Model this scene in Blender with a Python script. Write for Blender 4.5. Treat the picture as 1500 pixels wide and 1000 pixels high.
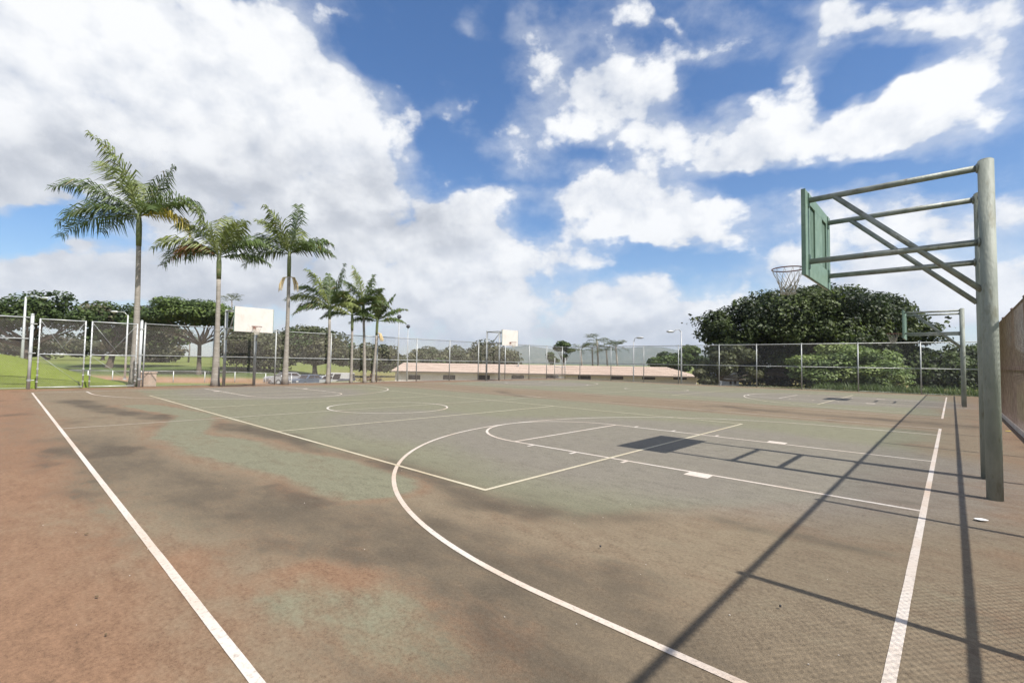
import bpy, math, random
import numpy as np
from mathutils import Vector, Matrix, noise as mnoise

for o in list(bpy.data.objects): bpy.data.objects.remove(o)
scn = bpy.context.scene
col = scn.collection
R = math.radians

# ------------------------------------------------------------------ camera
F_PX, PITCH, ROLL, YAW = 693.42, 0.0444, 0.0166, 0.749
CAM = Vector((0.2456, -8.4368, 1.4773))
right0 = Vector((math.cos(YAW), math.sin(YAW), 0))
fwd = Vector((-math.sin(YAW)*math.cos(PITCH), math.cos(YAW)*math.cos(PITCH), math.sin(PITCH)))
up0 = right0.cross(fwd)
c_right = right0*math.cos(ROLL) + up0*math.sin(ROLL)
c_up = up0*math.cos(ROLL) - right0*math.sin(ROLL)
cam_d = bpy.data.cameras.new('camera'); cam = bpy.data.objects.new('camera', cam_d); col.objects.link(cam)
cam_d.sensor_width = 36; cam_d.lens = F_PX/1500*36
cam_d.clip_start = 0.05; cam_d.clip_end = 30000
M = Matrix((c_right, c_up, -fwd)).transposed().to_4x4(); M.translation = CAM
cam.matrix_world = M
scn.camera = cam

def ray(px, py):
    return fwd + c_right*((px-750)/F_PX) - c_up*((py-500)/F_PX)
def at(px, py, depth):
    """point of the place seen at photo pixel px,py at a real distance (m, along the view axis)"""
    return CAM + ray(px, py)*depth

# ------------------------------------------------------------------ light
SUN_EL = R(53.3)
scn.view_settings.view_transform = 'Standard'; scn.view_settings.look = 'None'
scn.view_settings.gamma = 1; scn.view_settings.exposure = 0.60
scn.view_settings.use_curve_mapping = False
sd = bpy.data.lights.new('sun', 'SUN'); sd.energy = 5.0; sd.angle = R(0.53); sd.color = (1, .95, .87)
sun = bpy.data.objects.new('sun', sd); col.objects.link(sun)
SUNDIR = Vector((math.cos(SUN_EL), -0.01, math.sin(SUN_EL)))
sun.rotation_euler = SUNDIR.to_track_quat('Z', 'Y').to_euler(); sun.location = (20, 0, 30)

# ------------------------------------------------------------------ world: sky with clouds
SKY_STRENGTH = 0.085
world = bpy.data.worlds.new('World'); scn.world = world; world.use_nodes = True
wt = world.node_tree; wt.nodes.clear()
def build_sky():
    N = wt.nodes; Lk = wt.links
    def nd(t, **k):
        n = N.new(t)
        for a, v in k.items(): setattr(n, a, v)
        return n
    def plug(a, b): Lk.new(a, b)
    def math_(op, a, b=None, c=None, clamp=False):
        n = nd('ShaderNodeMath', operation=op, use_clamp=clamp)
        for i, v in enumerate((a, b, c)):
            if v is None: continue
            if isinstance(v, (int, float)): n.inputs[i].default_value = v
            else: plug(v, n.inputs[i])
        return n.outputs[0]
    def smooth(v, lo, hi):
        n = nd('ShaderNodeMapRange', interpolation_type='SMOOTHSTEP')
        plug(v, n.inputs[0]); n.inputs[1].default_value = lo; n.inputs[2].default_value = hi
        return n.outputs[0]
    tc = nd('ShaderNodeTexCoord'); D = tc.outputs['Generated']
    sky = nd('ShaderNodeTexSky', sky_type='NISHITA', sun_disc=False)
    sky.sun_elevation = SUN_EL; sky.sun_rotation = math.atan2(SUNDIR.x, SUNDIR.y)
    sky.air_density = 1.0; sky.dust_density = 0.35; sky.ozone_density = 2.2
    sep = nd('ShaderNodeSeparateXYZ'); plug(D, sep.inputs[0])
    az = math_('ARCTAN2', math_('MULTIPLY', sep.outputs[0], -1.0), sep.outputs[1])
    el = math_('ARCSINE', sep.outputs[2])
    # wind torn edges: warp the lookup a little
    def noise(scale, detail, rough, vec=None, off=(0,0,0), stretch=(1,1,1.8), dist=0.0):
        mp = nd('ShaderNodeMapping'); plug(vec if vec else D, mp.inputs[0])
        mp.inputs['Location'].default_value = off; mp.inputs['Scale'].default_value = stretch
        n = nd('ShaderNodeTexNoise'); n.inputs['Scale'].default_value = scale
        n.inputs['Detail'].default_value = detail; n.inputs['Roughness'].default_value = rough
        n.inputs['Distortion'].default_value = dist
        plug(mp.outputs[0], n.inputs['Vector']); return n
    wn = noise(5.5, 4, .55, off=(3.1, .4, 1.7))
    ws = nd('ShaderNodeVectorMath', operation='SUBTRACT'); plug(wn.outputs['Color'], ws.inputs[0]); ws.inputs[1].default_value = (.5,.5,.5)
    wm = nd('ShaderNodeVectorMath', operation='SCALE'); plug(ws.outputs[0], wm.inputs[0]); wm.inputs['Scale'].default_value = .17
    ang = nd('ShaderNodeCombineXYZ'); plug(az, ang.inputs[0]); plug(el, ang.inputs[1])
    av = nd('ShaderNodeVectorMath', operation='ADD'); plug(ang.outputs[0], av.inputs[0]); plug(wm.outputs[0], av.inputs[1])
    flat = nd('ShaderNodeVectorMath', operation='MULTIPLY'); plug(av.outputs[0], flat.inputs[0]); flat.inputs[1].default_value = (1,1,0)
    A = flat.outputs[0]
    def pix(px, py):
        d = ray(px, py).normalized(); return math.atan2(-d.x, d.y), math.asin(d.z)
    def blob(px, py, rx, ry, rot=0):
        a, e = pix(px, py)
        a1, e1 = pix(px+10, py); a2, e2 = pix(px, py+10)
        kx = math.hypot((a1-a), (e1-e))/10; ky = math.hypot((a2-a), (e2-e))/10
        tilt = math.atan2(-(e1-e), -(a1-a)) if False else math.atan2(e1-e, -(a1-a))
        mp = nd('ShaderNodeMapping', vector_type='TEXTURE'); plug(A, mp.inputs[0])
        mp.inputs['Location'].default_value = (a, e, 0)
        mp.inputs['Rotation'].default_value = (0, 0, -tilt + R(rot))
        mp.inputs['Scale'].default_value = (rx*kx, ry*ky, 1)
        g = nd('ShaderNodeTexGradient', gradient_type='SPHERICAL'); plug(mp.outputs[0], g.inputs[0])
        return g.outputs['Fac']
    def field(blobs):
        tot = None
        for b in blobs:
            s = b[5] if len(b) > 5 else 1.0
            v = math_('MULTIPLY', blob(*b[:5]), s)
            tot = v if tot is None else math_('ADD', tot, v)
        return tot
    # masses of cloud (photo pixel where the direction is, size, tilt, weight)
    clouds = [
        (190,120,420,240,0,1.9),(60,90,300,200,0,1.2),(370,215,270,220,0,1.5),(480,310,300,95,0,1.2),(140,250,400,110,0,1.2),(330,50,150,130,0,.9),
        (520,215,120,120,0,.9),(675,300,150,46,0,1.0),
        (650,400,330,85,0,1.4),(90,410,330,62,0,1.6),(400,430,420,90,0,1.5),(720,365,150,60,0,.7),(1010,472,440,64,0,1.6),(770,490,380,60,0,1.3),
        (850,125,165,95,20,1.3),(765,200,85,66,0,.95),(960,120,80,45,0,.45),(900,165,100,50,0,.45),
        (685,42,55,38,20,.62),(770,45,36,24,0,.45),(942,25,48,34,20,.55),(1035,85,58,28,-20,.5),(650,170,80,24,-25,.5),(990,45,45,14,40,.4),
        (1130,205,300,68,0,1.05),(1000,225,200,55,0,.7),(920,305,140,80,0,1.8),(1050,335,180,50,0,.85),(1300,185,200,60,0,.95),(1185,90,52,140,0,.85),
        (1440,60,180,125,0,1.0),(1400,150,170,80,0,.75),(1280,30,250,36,10,.75),(1120,70,100,50,30,.32),
        (1330,330,240,75,0,1.0),(1470,330,150,60,0,.6),(1200,400,280,50,10,1.1),(1420,430,260,70,0,1.2),(940,420,70,30,0,.8),(1180,290,130,34,15,.5),
    ]
    gaps = [(600,70,130,110,0,.8),(665,235,80,50,0,.5),(40,330,180,42,0,1.5),(90,25,80,45,0,.8),(1290,105,130,60,0,.9),(1010,370,190,28,0,1.0),(905,400,90,24,0,.7),
            (730,110,75,130,0,.6),(1060,130,80,50,0,.5),(1240,260,150,22,0,.4),(780,330,60,40,0,.4),(860,60,50,40,0,.3),(1110,265,200,24,8,.55),(1330,260,160,24,5,.5),(880,235,60,30,0,.4)]
    cm = field(clouds); gm = field(gaps)
    macro = math_('SUBTRACT', cm, gm)
    # beyond the frame the same broken cloud goes on
    lf = noise(2.1, 3, .5, off=(7.3, 2.2, .6), stretch=(1,1,1.6))
    free = math_('MULTIPLY_ADD', lf.outputs['Fac'], 5.0, -2.0)
    a0, e0 = pix(750, 330)
    mpw = nd('ShaderNodeMapping', vector_type='TEXTURE'); plug(ang.outputs[0], mpw.inputs[0])
    mpw.inputs['Location'].default_value = (a0, e0, 0); mpw.inputs['Scale'].default_value = (1.35, .95, 1)
    gw = nd('ShaderNodeTexGradient', gradient_type='SPHERICAL'); plug(mpw.outputs[0], gw.inputs[0])
    inw = smooth(gw.outputs['Fac'], .02, .22)
    mixm = nd('ShaderNodeMix', data_type='FLOAT'); plug(inw, mixm.inputs[0]); plug(free, mixm.inputs[2]); plug(macro, mixm.inputs[3])
    macro = mixm.outputs[0]
    macro = math_('MINIMUM', macro, 1.25)
    n1 = noise(6.5, 9, .58, off=(.3, 1.9, .2), stretch=(1,1,1.35), dist=.15)
    n2 = noise(19, 7, .62, off=(2.3, .9, 5.2), stretch=(1,1,1.5), dist=.2)
    tex = math_('ADD', math_('MULTIPLY', math_('SUBTRACT', n1.outputs['Fac'], .5), 1.9), math_('MULTIPLY', math_('SUBTRACT', n2.outputs['Fac'], .5), 1.05))
    # rounded cauliflower heads on the cumulus
    vw = nd('ShaderNodeVectorMath', operation='ADD'); plug(D, vw.inputs[0])
    vs_ = nd('ShaderNodeVectorMath', operation='SCALE'); plug(ws.outputs[0], vs_.inputs[0]); vs_.inputs['Scale'].default_value = .06; plug(vs_.outputs[0], vw.inputs[1])
    vo = nd('ShaderNodeTexVoronoi', feature='F1'); plug(vw.outputs[0], vo.inputs['Vector'])
    vo.inputs['Scale'].default_value = 13; vo.inputs['Detail'].default_value = 2.4; vo.inputs['Roughness'].default_value = .5
    puff = math_('SUBTRACT', .78, vo.outputs['Distance'])
    dens = math_('ADD', math_('ADD', macro, tex), math_('MULTIPLY', puff, .75))
    cover = math_('MAXIMUM', smooth(dens, .14, .80), math_('MULTIPLY', smooth(math_('MULTIPLY_ADD', tex, .8, macro), -.15, 1.0), .55))
    thick = smooth(dens, .45, 1.5)
    dl = .045
    n1s = noise(6.5, 6, .56, off=(.3+SUNDIR.x*dl, 1.9+SUNDIR.y*dl, .2+SUNDIR.z*dl*1.35), stretch=(1,1,1.35), dist=.15)
    relief = math_('MULTIPLY', math_('SUBTRACT', n1.outputs['Fac'], n1s.outputs['Fac']), 2.6)
    # grey undersides: thick cloud seen from below
    shade_b = [(330,320,540,170,0,1.15),(600,330,300,80,0,.5),(40,250,300,90,0,.5),(420,430,560,60,0,.6),(900,500,700,50,0,.8),(1150,240,280,36,0,.35),(930,350,160,34,0,.35),(1330,360,240,46,0,.35),(640,450,300,46,0,.4)]
    sh = math_('MULTIPLY', field(shade_b), math_('SUBTRACT', math_('MULTIPLY_ADD', n1.outputs['Fac'], .5, .62), math_('MULTIPLY', relief, .8)), clamp=True)
    lowc = nd('ShaderNodeMix', data_type='RGBA'); lowc.inputs[6].default_value = (.56,.575,.60,1); lowc.inputs[7].default_value = (.36,.38,.42,1)
    plug(math_('SUBTRACT', .62, math_('MULTIPLY', relief, .9), clamp=True), lowc.inputs[0])
    bump = math_('ADD', smooth(n2.outputs['Fac'], .35, .68), math_('MULTIPLY', puff, 1.6))
    bright = nd('ShaderNodeMix', data_type='RGBA'); bright.inputs[6].default_value = (.47,.50,.555,1); bright.inputs[7].default_value = (.71,.715,.72,1)
    plug(math_('ADD', math_('MULTIPLY_ADD', bump, .22, .50), math_('ADD', relief, math_('MULTIPLY', thick, .30)), clamp=True), bright.inputs[0])
    cc = nd('ShaderNodeMix', data_type='RGBA'); plug(smooth(sh, 0, 1.15), cc.inputs[0]); plug(bright.outputs[2], cc.inputs[6]); plug(lowc.outputs[2], cc.inputs[7])
    cs = nd('ShaderNodeMix', data_type='RGBA', blend_type='MULTIPLY'); cs.inputs[0].default_value = 1
    plug(cc.outputs[2], cs.inputs[6]); k = 11.3; cs.inputs[7].default_value = (k,k,k,1)
    # clear-sky colour: a touch deeper, as through the lens
    hs = nd('ShaderNodeHueSaturation'); hs.inputs['Saturation'].default_value = 1.3; hs.inputs['Value'].default_value = 1.15
    hs.inputs['Hue'].default_value = .505
    plug(sky.outputs[0], hs.inputs['Color'])
    fin = nd('ShaderNodeMix', data_type='RGBA'); plug(math_('MULTIPLY', cover, .985), fin.inputs[0])
    plug(hs.outputs[0], fin.inputs[6]); plug(cs.outputs[2], fin.inputs[7])
    bg = nd('ShaderNodeBackground'); plug(fin.outputs[2], bg.inputs[0]); bg.inputs[1].default_value = SKY_STRENGTH
    out = nd('ShaderNodeOutputWorld'); plug(bg.outputs[0], out.inputs[0])
build_sky()
world.cycles.sampling_method = 'MANUAL'; world.cycles.sample_map_resolution = 512

# ------------------------------------------------------------------ helpers
rng = random.Random(7)
nrng = np.random.default_rng(11)
def W(X, Y, z=0.0):           # court metres: X from the right-hand baseline, Y away from the viewer
    return Vector((-X, Y, z))

class MB:
    def __init__(s): s.v = []; s.f = []
    def add(s, vs, fs):
        b = len(s.v); s.v += [tuple(p) for p in vs]; s.f += [tuple(i+b for i in f) for f in fs]; return s
    def box(s, lo, hi):
        x0,y0,z0 = lo; x1,y1,z1 = hi
        return s.add([(x0,y0,z0),(x1,y0,z0),(x1,y1,z0),(x0,y1,z0),(x0,y0,z1),(x1,y0,z1),(x1,y1,z1),(x0,y1,z1)],
              [(0,3,2,1),(4,5,6,7),(0,1,5,4),(1,2,6,5),(2,3,7,6),(3,0,4,7)])
    def tube(s, pts, rad, seg=10, cap=True):
        pts = [Vector(p) for p in pts]; n = len(pts)
        if not isinstance(rad, (list, tuple)): rad = [rad]*n
        vs = []; fs = []; ref = None
        for i, p in enumerate(pts):
            t = (pts[min(i+1,n-1)] - pts[max(i-1,0)]).normalized()
            if ref is None:
                ref = Vector((0,0,1)) if abs(t.z) < .9 else Vector((1,0,0))
            a = t.cross(ref).normalized(); b = a.cross(t).normalized(); ref = b
            for k in range(seg):
                th = 2*math.pi*k/seg
                vs.append(p + (a*math.cos(th) + b*math.sin(th))*rad[i])
        for i in range(n-1):
            for k in range(seg):
                k2 = (k+1) % seg
                fs.append((i*seg+k, i*seg+k2, (i+1)*seg+k2, (i+1)*seg+k))
        if cap:
            fs.append(tuple(range(seg-1,-1,-1))); fs.append(tuple((n-1)*seg+k for k in range(seg)))
        return s.add(vs, fs)
    def build(s, name, mat, parent=None, smooth=False, bevel=0):
        me = bpy.data.meshes.new(name); me.from_pydata(s.v, [], s.f); me.update()
        if smooth: me.polygons.foreach_set('use_smooth', [True]*len(me.polygons))
        return link(name, me, mat, parent, bevel)
def link(name, me, mat, parent=None, bevel=0):
    o = bpy.data.objects.new(name, me); col.objects.link(o)
    if mat and not me.materials: me.materials.append(mat)
    if parent: o.parent = parent
    if bevel:
        m = o.modifiers.new('bevel', 'BEVEL'); m.width = bevel; m.segments = 2; m.limit_method = 'ANGLE'
    return o
def fastmesh(name, V, faces_n, mat, attr=None):
    """V: (nfaces*faces_n,3) numpy, every face its own corners; attr: (nfaces,3) colour per face"""
    nf = len(V)//faces_n
    me = bpy.data.meshes.new(name)
    me.vertices.add(len(V)); me.vertices.foreach_set('co', np.ascontiguousarray(V, dtype=np.float32).ravel())
    me.loops.add(len(V)); me.loops.foreach_set('vertex_index', np.arange(len(V), dtype=np.int32))
    me.polygons.add(nf); me.polygons.foreach_set('loop_start', np.arange(nf, dtype=np.int32)*faces_n)
    me.polygons.foreach_set('loop_total', np.full(nf, faces_n, dtype=np.int32))
    if attr is not None:
        a = me.color_attributes.new('tint', 'FLOAT_COLOR', 'POINT')
        c = np.ones((len(V), 4), np.float32); c[:, :3] = np.repeat(attr, faces_n, 0); a.data.foreach_set('color', c.ravel())
    me.update(calc_edges=True); me.materials.append(mat)
    return me
def empty(name, loc=(0,0,0), rz=0):
    o = bpy.data.objects.new(name, None); col.objects.link(o); o.location = loc; o.rotation_euler = (0,0,rz); o.empty_display_size = .2
    return o
def tag(o, label=None, cat=None, group=None, kind=None):
    if label: o['label'] = label
    if cat: o['category'] = cat
    if group: o['group'] = group
    if kind: o['kind'] = kind
    return o
def copy_tree(o, parent=None):
    c = o.copy(); col.objects.link(c); c.parent = parent
    for ch in list(o.children): copy_tree(ch, c)
    return c

# ------------------------------------------------------------------ materials
def mat(name, c1, c2=None, scale=3.0, rough=.8, bump=0.0, bscale=40.0, metal=0.0, detail=6, c3=None, s3=12.0, spec=.3, coord='Object', stretch=(1,1,1)):
    m = bpy.data.materials.new(name); m.use_nodes = True; t = m.node_tree; b = t.nodes['Principled BSDF']
    b.inputs['Roughness'].default_value = rough; b.inputs['Metallic'].default_value = metal
    b.inputs['Specular IOR Level'].default_value = spec
    tc = t.nodes.new('ShaderNodeTexCoord'); mp = t.nodes.new('ShaderNodeMapping'); mp.inputs['Scale'].default_value = stretch
    t.links.new(tc.outputs[coord], mp.inputs[0])
    if c2:
        n = t.nodes.new('ShaderNodeTexNoise'); n.inputs['Scale'].default_value = scale; n.inputs['Detail'].default_value = detail; n.inputs['Roughness'].default_value = .62
        t.links.new(mp.outputs[0], n.inputs['Vector'])
        r = t.nodes.new('ShaderNodeValToRGB'); r.color_ramp.elements[0].position = .32; r.color_ramp.elements[1].position = .68
        r.color_ramp.elements[0].color = (*c1, 1); r.color_ramp.elements[1].color = (*c2, 1)
        t.links.new(n.outputs['Fac'], r.inputs[0]); src = r.outputs[0]
        if c3:
            n2 = t.nodes.new('ShaderNodeTexNoise'); n2.inputs['Scale'].default_value = s3; n2.inputs['Detail'].default_value = 8; n2.inputs['Roughness'].default_value = .7
            t.links.new(mp.outputs[0], n2.inputs['Vector'])
            mr = t.nodes.new('ShaderNodeMapRange'); mr.inputs[1].default_value = .55; mr.inputs[2].default_value = .7; t.links.new(n2.outputs['Fac'], mr.inputs[0])
            mx = t.nodes.new('ShaderNodeMix'); mx.data_type = 'RGBA'; t.links.new(mr.outputs[0], mx.inputs[0]); t.links.new(src, mx.inputs[6]); mx.inputs[7].default_value = (*c3, 1)
            src = mx.outputs[2]
        t.links.new(src, b.inputs['Base Color'])
    else: b.inputs['Base Color'].default_value = (*c1, 1)
    if bump:
        n = t.nodes.new('ShaderNodeTexNoise'); n.inputs['Scale'].default_value = bscale; n.inputs['Detail'].default_value = 4
        t.links.new(mp.outputs[0], n.inputs['Vector'])
        bn = t.nodes.new('ShaderNodeBump'); bn.inputs['Strength'].default_value = bump; bn.inputs['Distance'].default_value = .02
        t.links.new(n.outputs['Fac'], bn.inputs['Height']); t.links.new(bn.outputs[0], b.inputs['Normal'])
    return m
def leafmat(name, rough=.55, trans=.25):
    m = bpy.data.materials.new(name); m.use_nodes = True; t = m.node_tree; b = t.nodes['Principled BSDF']; out = t.nodes['Material Output']
    a = t.nodes.new('ShaderNodeAttribute'); a.attribute_name = 'tint'
    t.links.new(a.outputs['Color'], b.inputs['Base Color']); b.inputs['Roughness'].default_value = rough; b.inputs['Specular IOR Level'].default_value = .35
    tr = t.nodes.new('ShaderNodeBsdfTranslucent'); mx = t.nodes.new('ShaderNodeMixShader'); mx.inputs[0].default_value = trans
    hs = t.nodes.new('ShaderNodeHueSaturation'); hs.inputs['Value'].default_value = 1.5; hs.inputs['Saturation'].default_value = 1.15
    t.links.new(a.outputs['Color'], hs.inputs['Color']); t.links.new(hs.outputs[0], tr.inputs['Color'])
    t.links.new(b.outputs[0], mx.inputs[1]); t.links.new(tr.outputs[0], mx.inputs[2]); t.links.new(mx.outputs[0], out.inputs[0])
    return m
MT = {}
MT['galv'] = mat('galvanised', (.30,.31,.31), (.44,.45,.44), 9, .5, .12, 60, .35, c3=(.20,.19,.17), s3=5)
MT['galv_bright'] = mat('galvanised_bright', (.45,.47,.47), (.60,.61,.60), 9, .45, .1, 60, .3)
MT['wire'] = mat('wire', (.17,.15,.13), (.28,.26,.24), 3, .6, 0, 10, .3)
MT['wire_rust'] = mat('wire_rust', (.16,.115,.10), (.30,.24,.215), 5, .65, 0, 10, .2)
MT['rail_rust'] = mat('rail_rust', (.15,.09,.075), (.25,.19,.17), 6, .65, .1, 60, .2)
MT['pipe'] = mat('weathered_pipe', (.17,.185,.165), (.30,.31,.28), 7, .55, .2, 40, .25, c3=(.13,.10,.07), s3=9)
MT['post'] = mat('mossy_post', (.19,.208,.182), (.30,.315,.275), 4, .6, .3, 35, 0, c3=(.13,.12,.075), s3=3.2, stretch=(1.6,1.6,.5))
MT['board_green'] = mat('board_green', (.13,.20,.155), (.19,.265,.21), 5, .6, .15, 30, 0, c3=(.11,.17,.125), s3=9)
MT['board_recess_shade'] = mat('board_recess_shade', (.08,.13,.10), (.13,.19,.15), 6, .7)  # darker copy of the board green: recess shade put into the colour
MT['board_white'] = mat('board_white', (.55,.51,.465), (.60,.565,.53), 2.2, .6, .05, 30, 0, c3=(.56,.44,.38), s3=2.6)
MT['rim'] = mat('rim', (.17,.06,.045), (.26,.12,.085), 18, .55, .1, 60, .2)
MT['net'] = mat('net', (.42,.38,.31), (.58,.54,.46), 20, .9)
MT['white'] = mat('white_paint', (.72,.71,.69), (.82,.81,.79), 6, .6)
MT['concrete'] = mat('concrete', (.40,.36,.31), (.52,.47,.42), 3, .9, .3, 30)
MT['pinkconc'] = mat('pink_concrete', (.55,.40,.32), (.66,.50,.41), 3, .9, .2, 30)
MT['roof'] = mat('roof_sheet', (.40,.305,.245), (.49,.385,.315), .5, .7, .1, 8, stretch=(.25,2,2))
MT['wall'] = mat('siding', (.60,.55,.48), (.68,.63,.56), .6, .8, .1, 8)
MT['trim'] = mat('trim', (.66,.60,.52), (.72,.66,.58), 1, .7)
MT['darkwin'] = mat('window_dark', (.035,.028,.028), (.06,.048,.045), 2, .3)
MT['eave'] = mat('fascia', (.13,.11,.09), (.17,.14,.12), 2, .7)
MT['leaf'] = leafmat('leaf')
MT['frond'] = leafmat('frond', .45, .3)
MT['bark'] = mat('bark', (.075,.06,.047), (.15,.12,.095), 2.5, .95, .6, 12)
MT['palmbark'] = mat('palm_bark', (.22,.195,.165), (.36,.33,.29), 3, .9, .6, 10, c3=(.15,.13,.105), s3=6, stretch=(1,1,4))
MT['crownshaft'] = mat('crownshaft', (.085,.12,.045), (.15,.165,.075), 2.5, .5, .1, 10, c3=(.22,.17,.09), s3=3)
MT['lampgrey'] = mat('lamp_grey', (.30,.31,.32), (.40,.41,.42), 3, .5, 0, 10, .3)
MT['dark'] = mat('dark_paint', (.04,.04,.045), (.06,.06,.065), 4, .5)

# ------------------------------------------------------------------ court ground
L, HW, C2 = 25.75, 7.58, 18.5
def vnoise(x, y, sc, seed=0, octv=4):
    """tileless value noise on numpy arrays"""
    tot = np.zeros_like(x); amp = 1.0; s = 0
    for o in range(octv):
        xs = x*sc*2**o + 17.3*seed + 5.1*o; ys = y*sc*2**o - 9.7*seed + 3.3*o
        xi = np.floor(xs).astype(np.int64); yi = np.floor(ys).astype(np.int64); fx = xs-xi; fy = ys-yi
        fx = fx*fx*(3-2*fx); fy = fy*fy*(3-2*fy)
        def h(a, b):
            n = (a*374761393 + b*668265263 + (seed+o)*1442695041) & 0x7fffffff
            n = ((n ^ (n >> 13))*1274126177) & 0x7fffffff
            return ((n ^ (n >> 16)) & 0xffff)/65535.0
        v = (h(xi,yi)*(1-fx)+h(xi+1,yi)*fx)*(1-fy) + (h(xi,yi+1)*(1-fx)+h(xi+1,yi+1)*fx)*fy
        tot += v*amp; s += amp; amp *= .5
    return tot/s
def sstep(x, a, b):
    t = np.clip((x-a)/(b-a), 0, 1); return t*t*(3-2*t)
def polyline_d(X, Y, pts):
    d = np.full(X.shape, 1e9)
    for (x0,y0),(x1,y1) in zip(pts[:-1], pts[1:]):
        vx, vy = x1-x0, y1-y0; t = np.clip(((X-x0)*vx+(Y-y0)*vy)/(vx*vx+vy*vy), 0, 1)
        d = np.minimum(d, np.hypot(X-x0-t*vx, Y-y0-t*vy))
    return d
def axis(segs):
    out = []
    for a, b, st in segs: out += list(np.arange(a, b-1e-6, st))
    return np.array(out + [segs[-1][1]])
FX0, FX1, FY0, FY1 = -1.75, 28.9, -12.0, 28.75
def build_court():
    xs = axis([(FX0, 8, .06), (8, 16, .12), (16, FX1, .2)]); ys = axis([(FY0, -9, .3), (-9, -3, .05), (-3, 4, .1), (4, FY1, .2)])
    Xg, Yg = np.meshgrid(xs, ys, indexing='ij')
    nx, ny = Xg.shape
    wx = Xg + (vnoise(Xg,Yg,.5,3)-.5)*1.0+(vnoise(Xg,Yg,2.2,33)-.5)*.35; wy = Yg + (vnoise(Xg,Yg,.5,4)-.5)*.5+(vnoise(Xg,Yg,2.2,34)-.5)*.25
    n_l = vnoise(Xg*.55, Yg, .55, 1); n_m = vnoise(Xg*.7, Yg, 1.6, 2)
    # g: how much of the green coat shows, r: red dirt, d: dark mildew, k: grey-mauve key coat
    g = .50 + (n_l-.5)*.9
    # playing area of each court keeps its green; edges and run-offs are dirty
    def inside(x, y, m=.6):
        return sstep(x, .2-m, .9)*sstep(-(x-L), .2-m, .9)
    yb = np.maximum(-4.6, -1.0-1.45*Xg); near = sstep(wy-yb, -.35, .45)*sstep(-wy, -7.4, -6.4); far = sstep(wy, 11.3, 12.3)*sstep(-wy, -27, -26)
    on = np.maximum(near, far)*inside(wx, wy)
    g = g*.42 + on*.52
    band = sstep(-np.abs(wy-9.2), -2.2, -1.0)
    g -= band*.25
    # the green island along the near touch-line
    isl = [(17.5,-5.6),(14,-4.9),(10.2,-6.1),(8.2,-5.75),(6.2,-5.45),(4.7,-5.45)]
    di = polyline_d(wx, wy, isl); rad = .62*sstep(Xg, 3.2, 5.0)*(1-.35*sstep(Xg, 8.5, 10.5)) + .08
    island = 1 - sstep(di, rad*.55, rad*1.15)
    g = np.maximum(g, island*(.62+.35*n_m))
    g3 = 1 - sstep(polyline_d(wx, wy, [(2.8,-7.2),(2.35,-6.95),(1.8,-6.75)]), .12, .42)
    g = np.maximum(g, g3*.55)
    rim = sstep(di, rad*.82, rad*1.08)*(1-sstep(di, rad*1.1, rad*1.1+.28))*(.4+.8*n_l)
    # red dirt
    r = .25 + (n_m-.5)*.5
    r += sstep(-wy, 7.2, 8.3)*.75 + sstep(-wx, .1, 1.2)*.35 + sstep(wx, L+.6, L+1.8)*.6 + sstep(-wy, 6.2, 7.4)*.22*sstep(-wx, -6, -2)
    r += rim*.40 + band*.10*n_l
    arcd = polyline_d(wx, wy, [(4.0,-7.55),(3.3,-7.45),(3.02,-7.05),(2.65,-6.75),(2.2,-6.55),(1.6,-6.35)])
    r += (1-sstep(arcd, .04, .30))*.36
    r -= on*.30
    # dark mildew, in streaks that follow the standing water
    d = sstep(n_m, .52, .8)*.45
    s1 = polyline_d(wx, wy, [(21,-7.0),(16,-6.4),(12.2,-5.2),(8.6,-4.62),(6,-4.42),(4.6,-4.55),(3.5,-4.85),(2.3,-4.2)])
    d += (1-sstep(s1, .10, .62))*(.45+.5*n_m)
    s2 = polyline_d(wx, wy, [(11,-7.35),(7.6,-7.2),(5.4,-6.85),(4.1,-6.45),(3.1,-6.1),(2.2,-6.0),(1.2,-5.9)])
    d += (1-sstep(s2, .15, .95))*(.34+.55*n_m)
    d += (1-sstep(polyline_d(wx, wy, [(-.6,8.6),(2,8.9),(6,9.6)]), .1, .9))*.5 + (1-sstep(polyline_d(wx, wy, [(12.5,6.3),(15,7.9),(17,9)]), .1, .5))*.5
    d += (1-sstep(polyline_d(wx,wy,[(20.5,-8.2),(15,-8.1),(9,-8.3)]), .1,.6))*.25
    d *= 1 - island*.85
    d *= 1-.6*on
    # grey-mauve coat where the lanes wear
    k = np.zeros_like(Xg)
    for yc in (0, C2):
        kk = (1-sstep(np.hypot((wx-3.6)/5.6, (wy-yc)/4.2), .72, 1.05)); kk = np.maximum(kk, 1-sstep(np.hypot((wx-(L-3.6))/5.2, (wy-yc)/4.2), .7, 1.05))
        kk = np.maximum(kk, .8*(1-sstep(np.hypot((wx-8.5)/4.5, (wy-yc+1.3)/2.6), .6, 1.1)))
        k = np.maximum(k, kk)
    k *= .85+.3*(n_m-.5)
    Z = -.002*vnoise(Xg, Yg, .35, 9)
    V = np.stack([-Xg, Yg, Z], -1).reshape(-1, 3)
    idx = np.arange(nx*ny).reshape(nx, ny)
    F = np.stack([idx[:-1,:-1], idx[:-1,1:], idx[1:,1:], idx[1:,:-1]], -1).reshape(-1, 4)
    me = bpy.data.meshes.new('court')
    me.vertices.add(len(V)); me.vertices.foreach_set('co', V.astype(np.float32).ravel())
    me.loops.add(F.size); me.loops.foreach_set('vertex_index', F.astype(np.int32).ravel())
    me.polygons.add(len(F)); me.polygons.foreach_set('loop_start', np.arange(len(F), dtype=np.int32)*4); me.polygons.foreach_set('loop_total', np.full(len(F), 4, np.int32))
    me.polygons.foreach_set('use_smooth', np.ones(len(F), bool))
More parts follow.
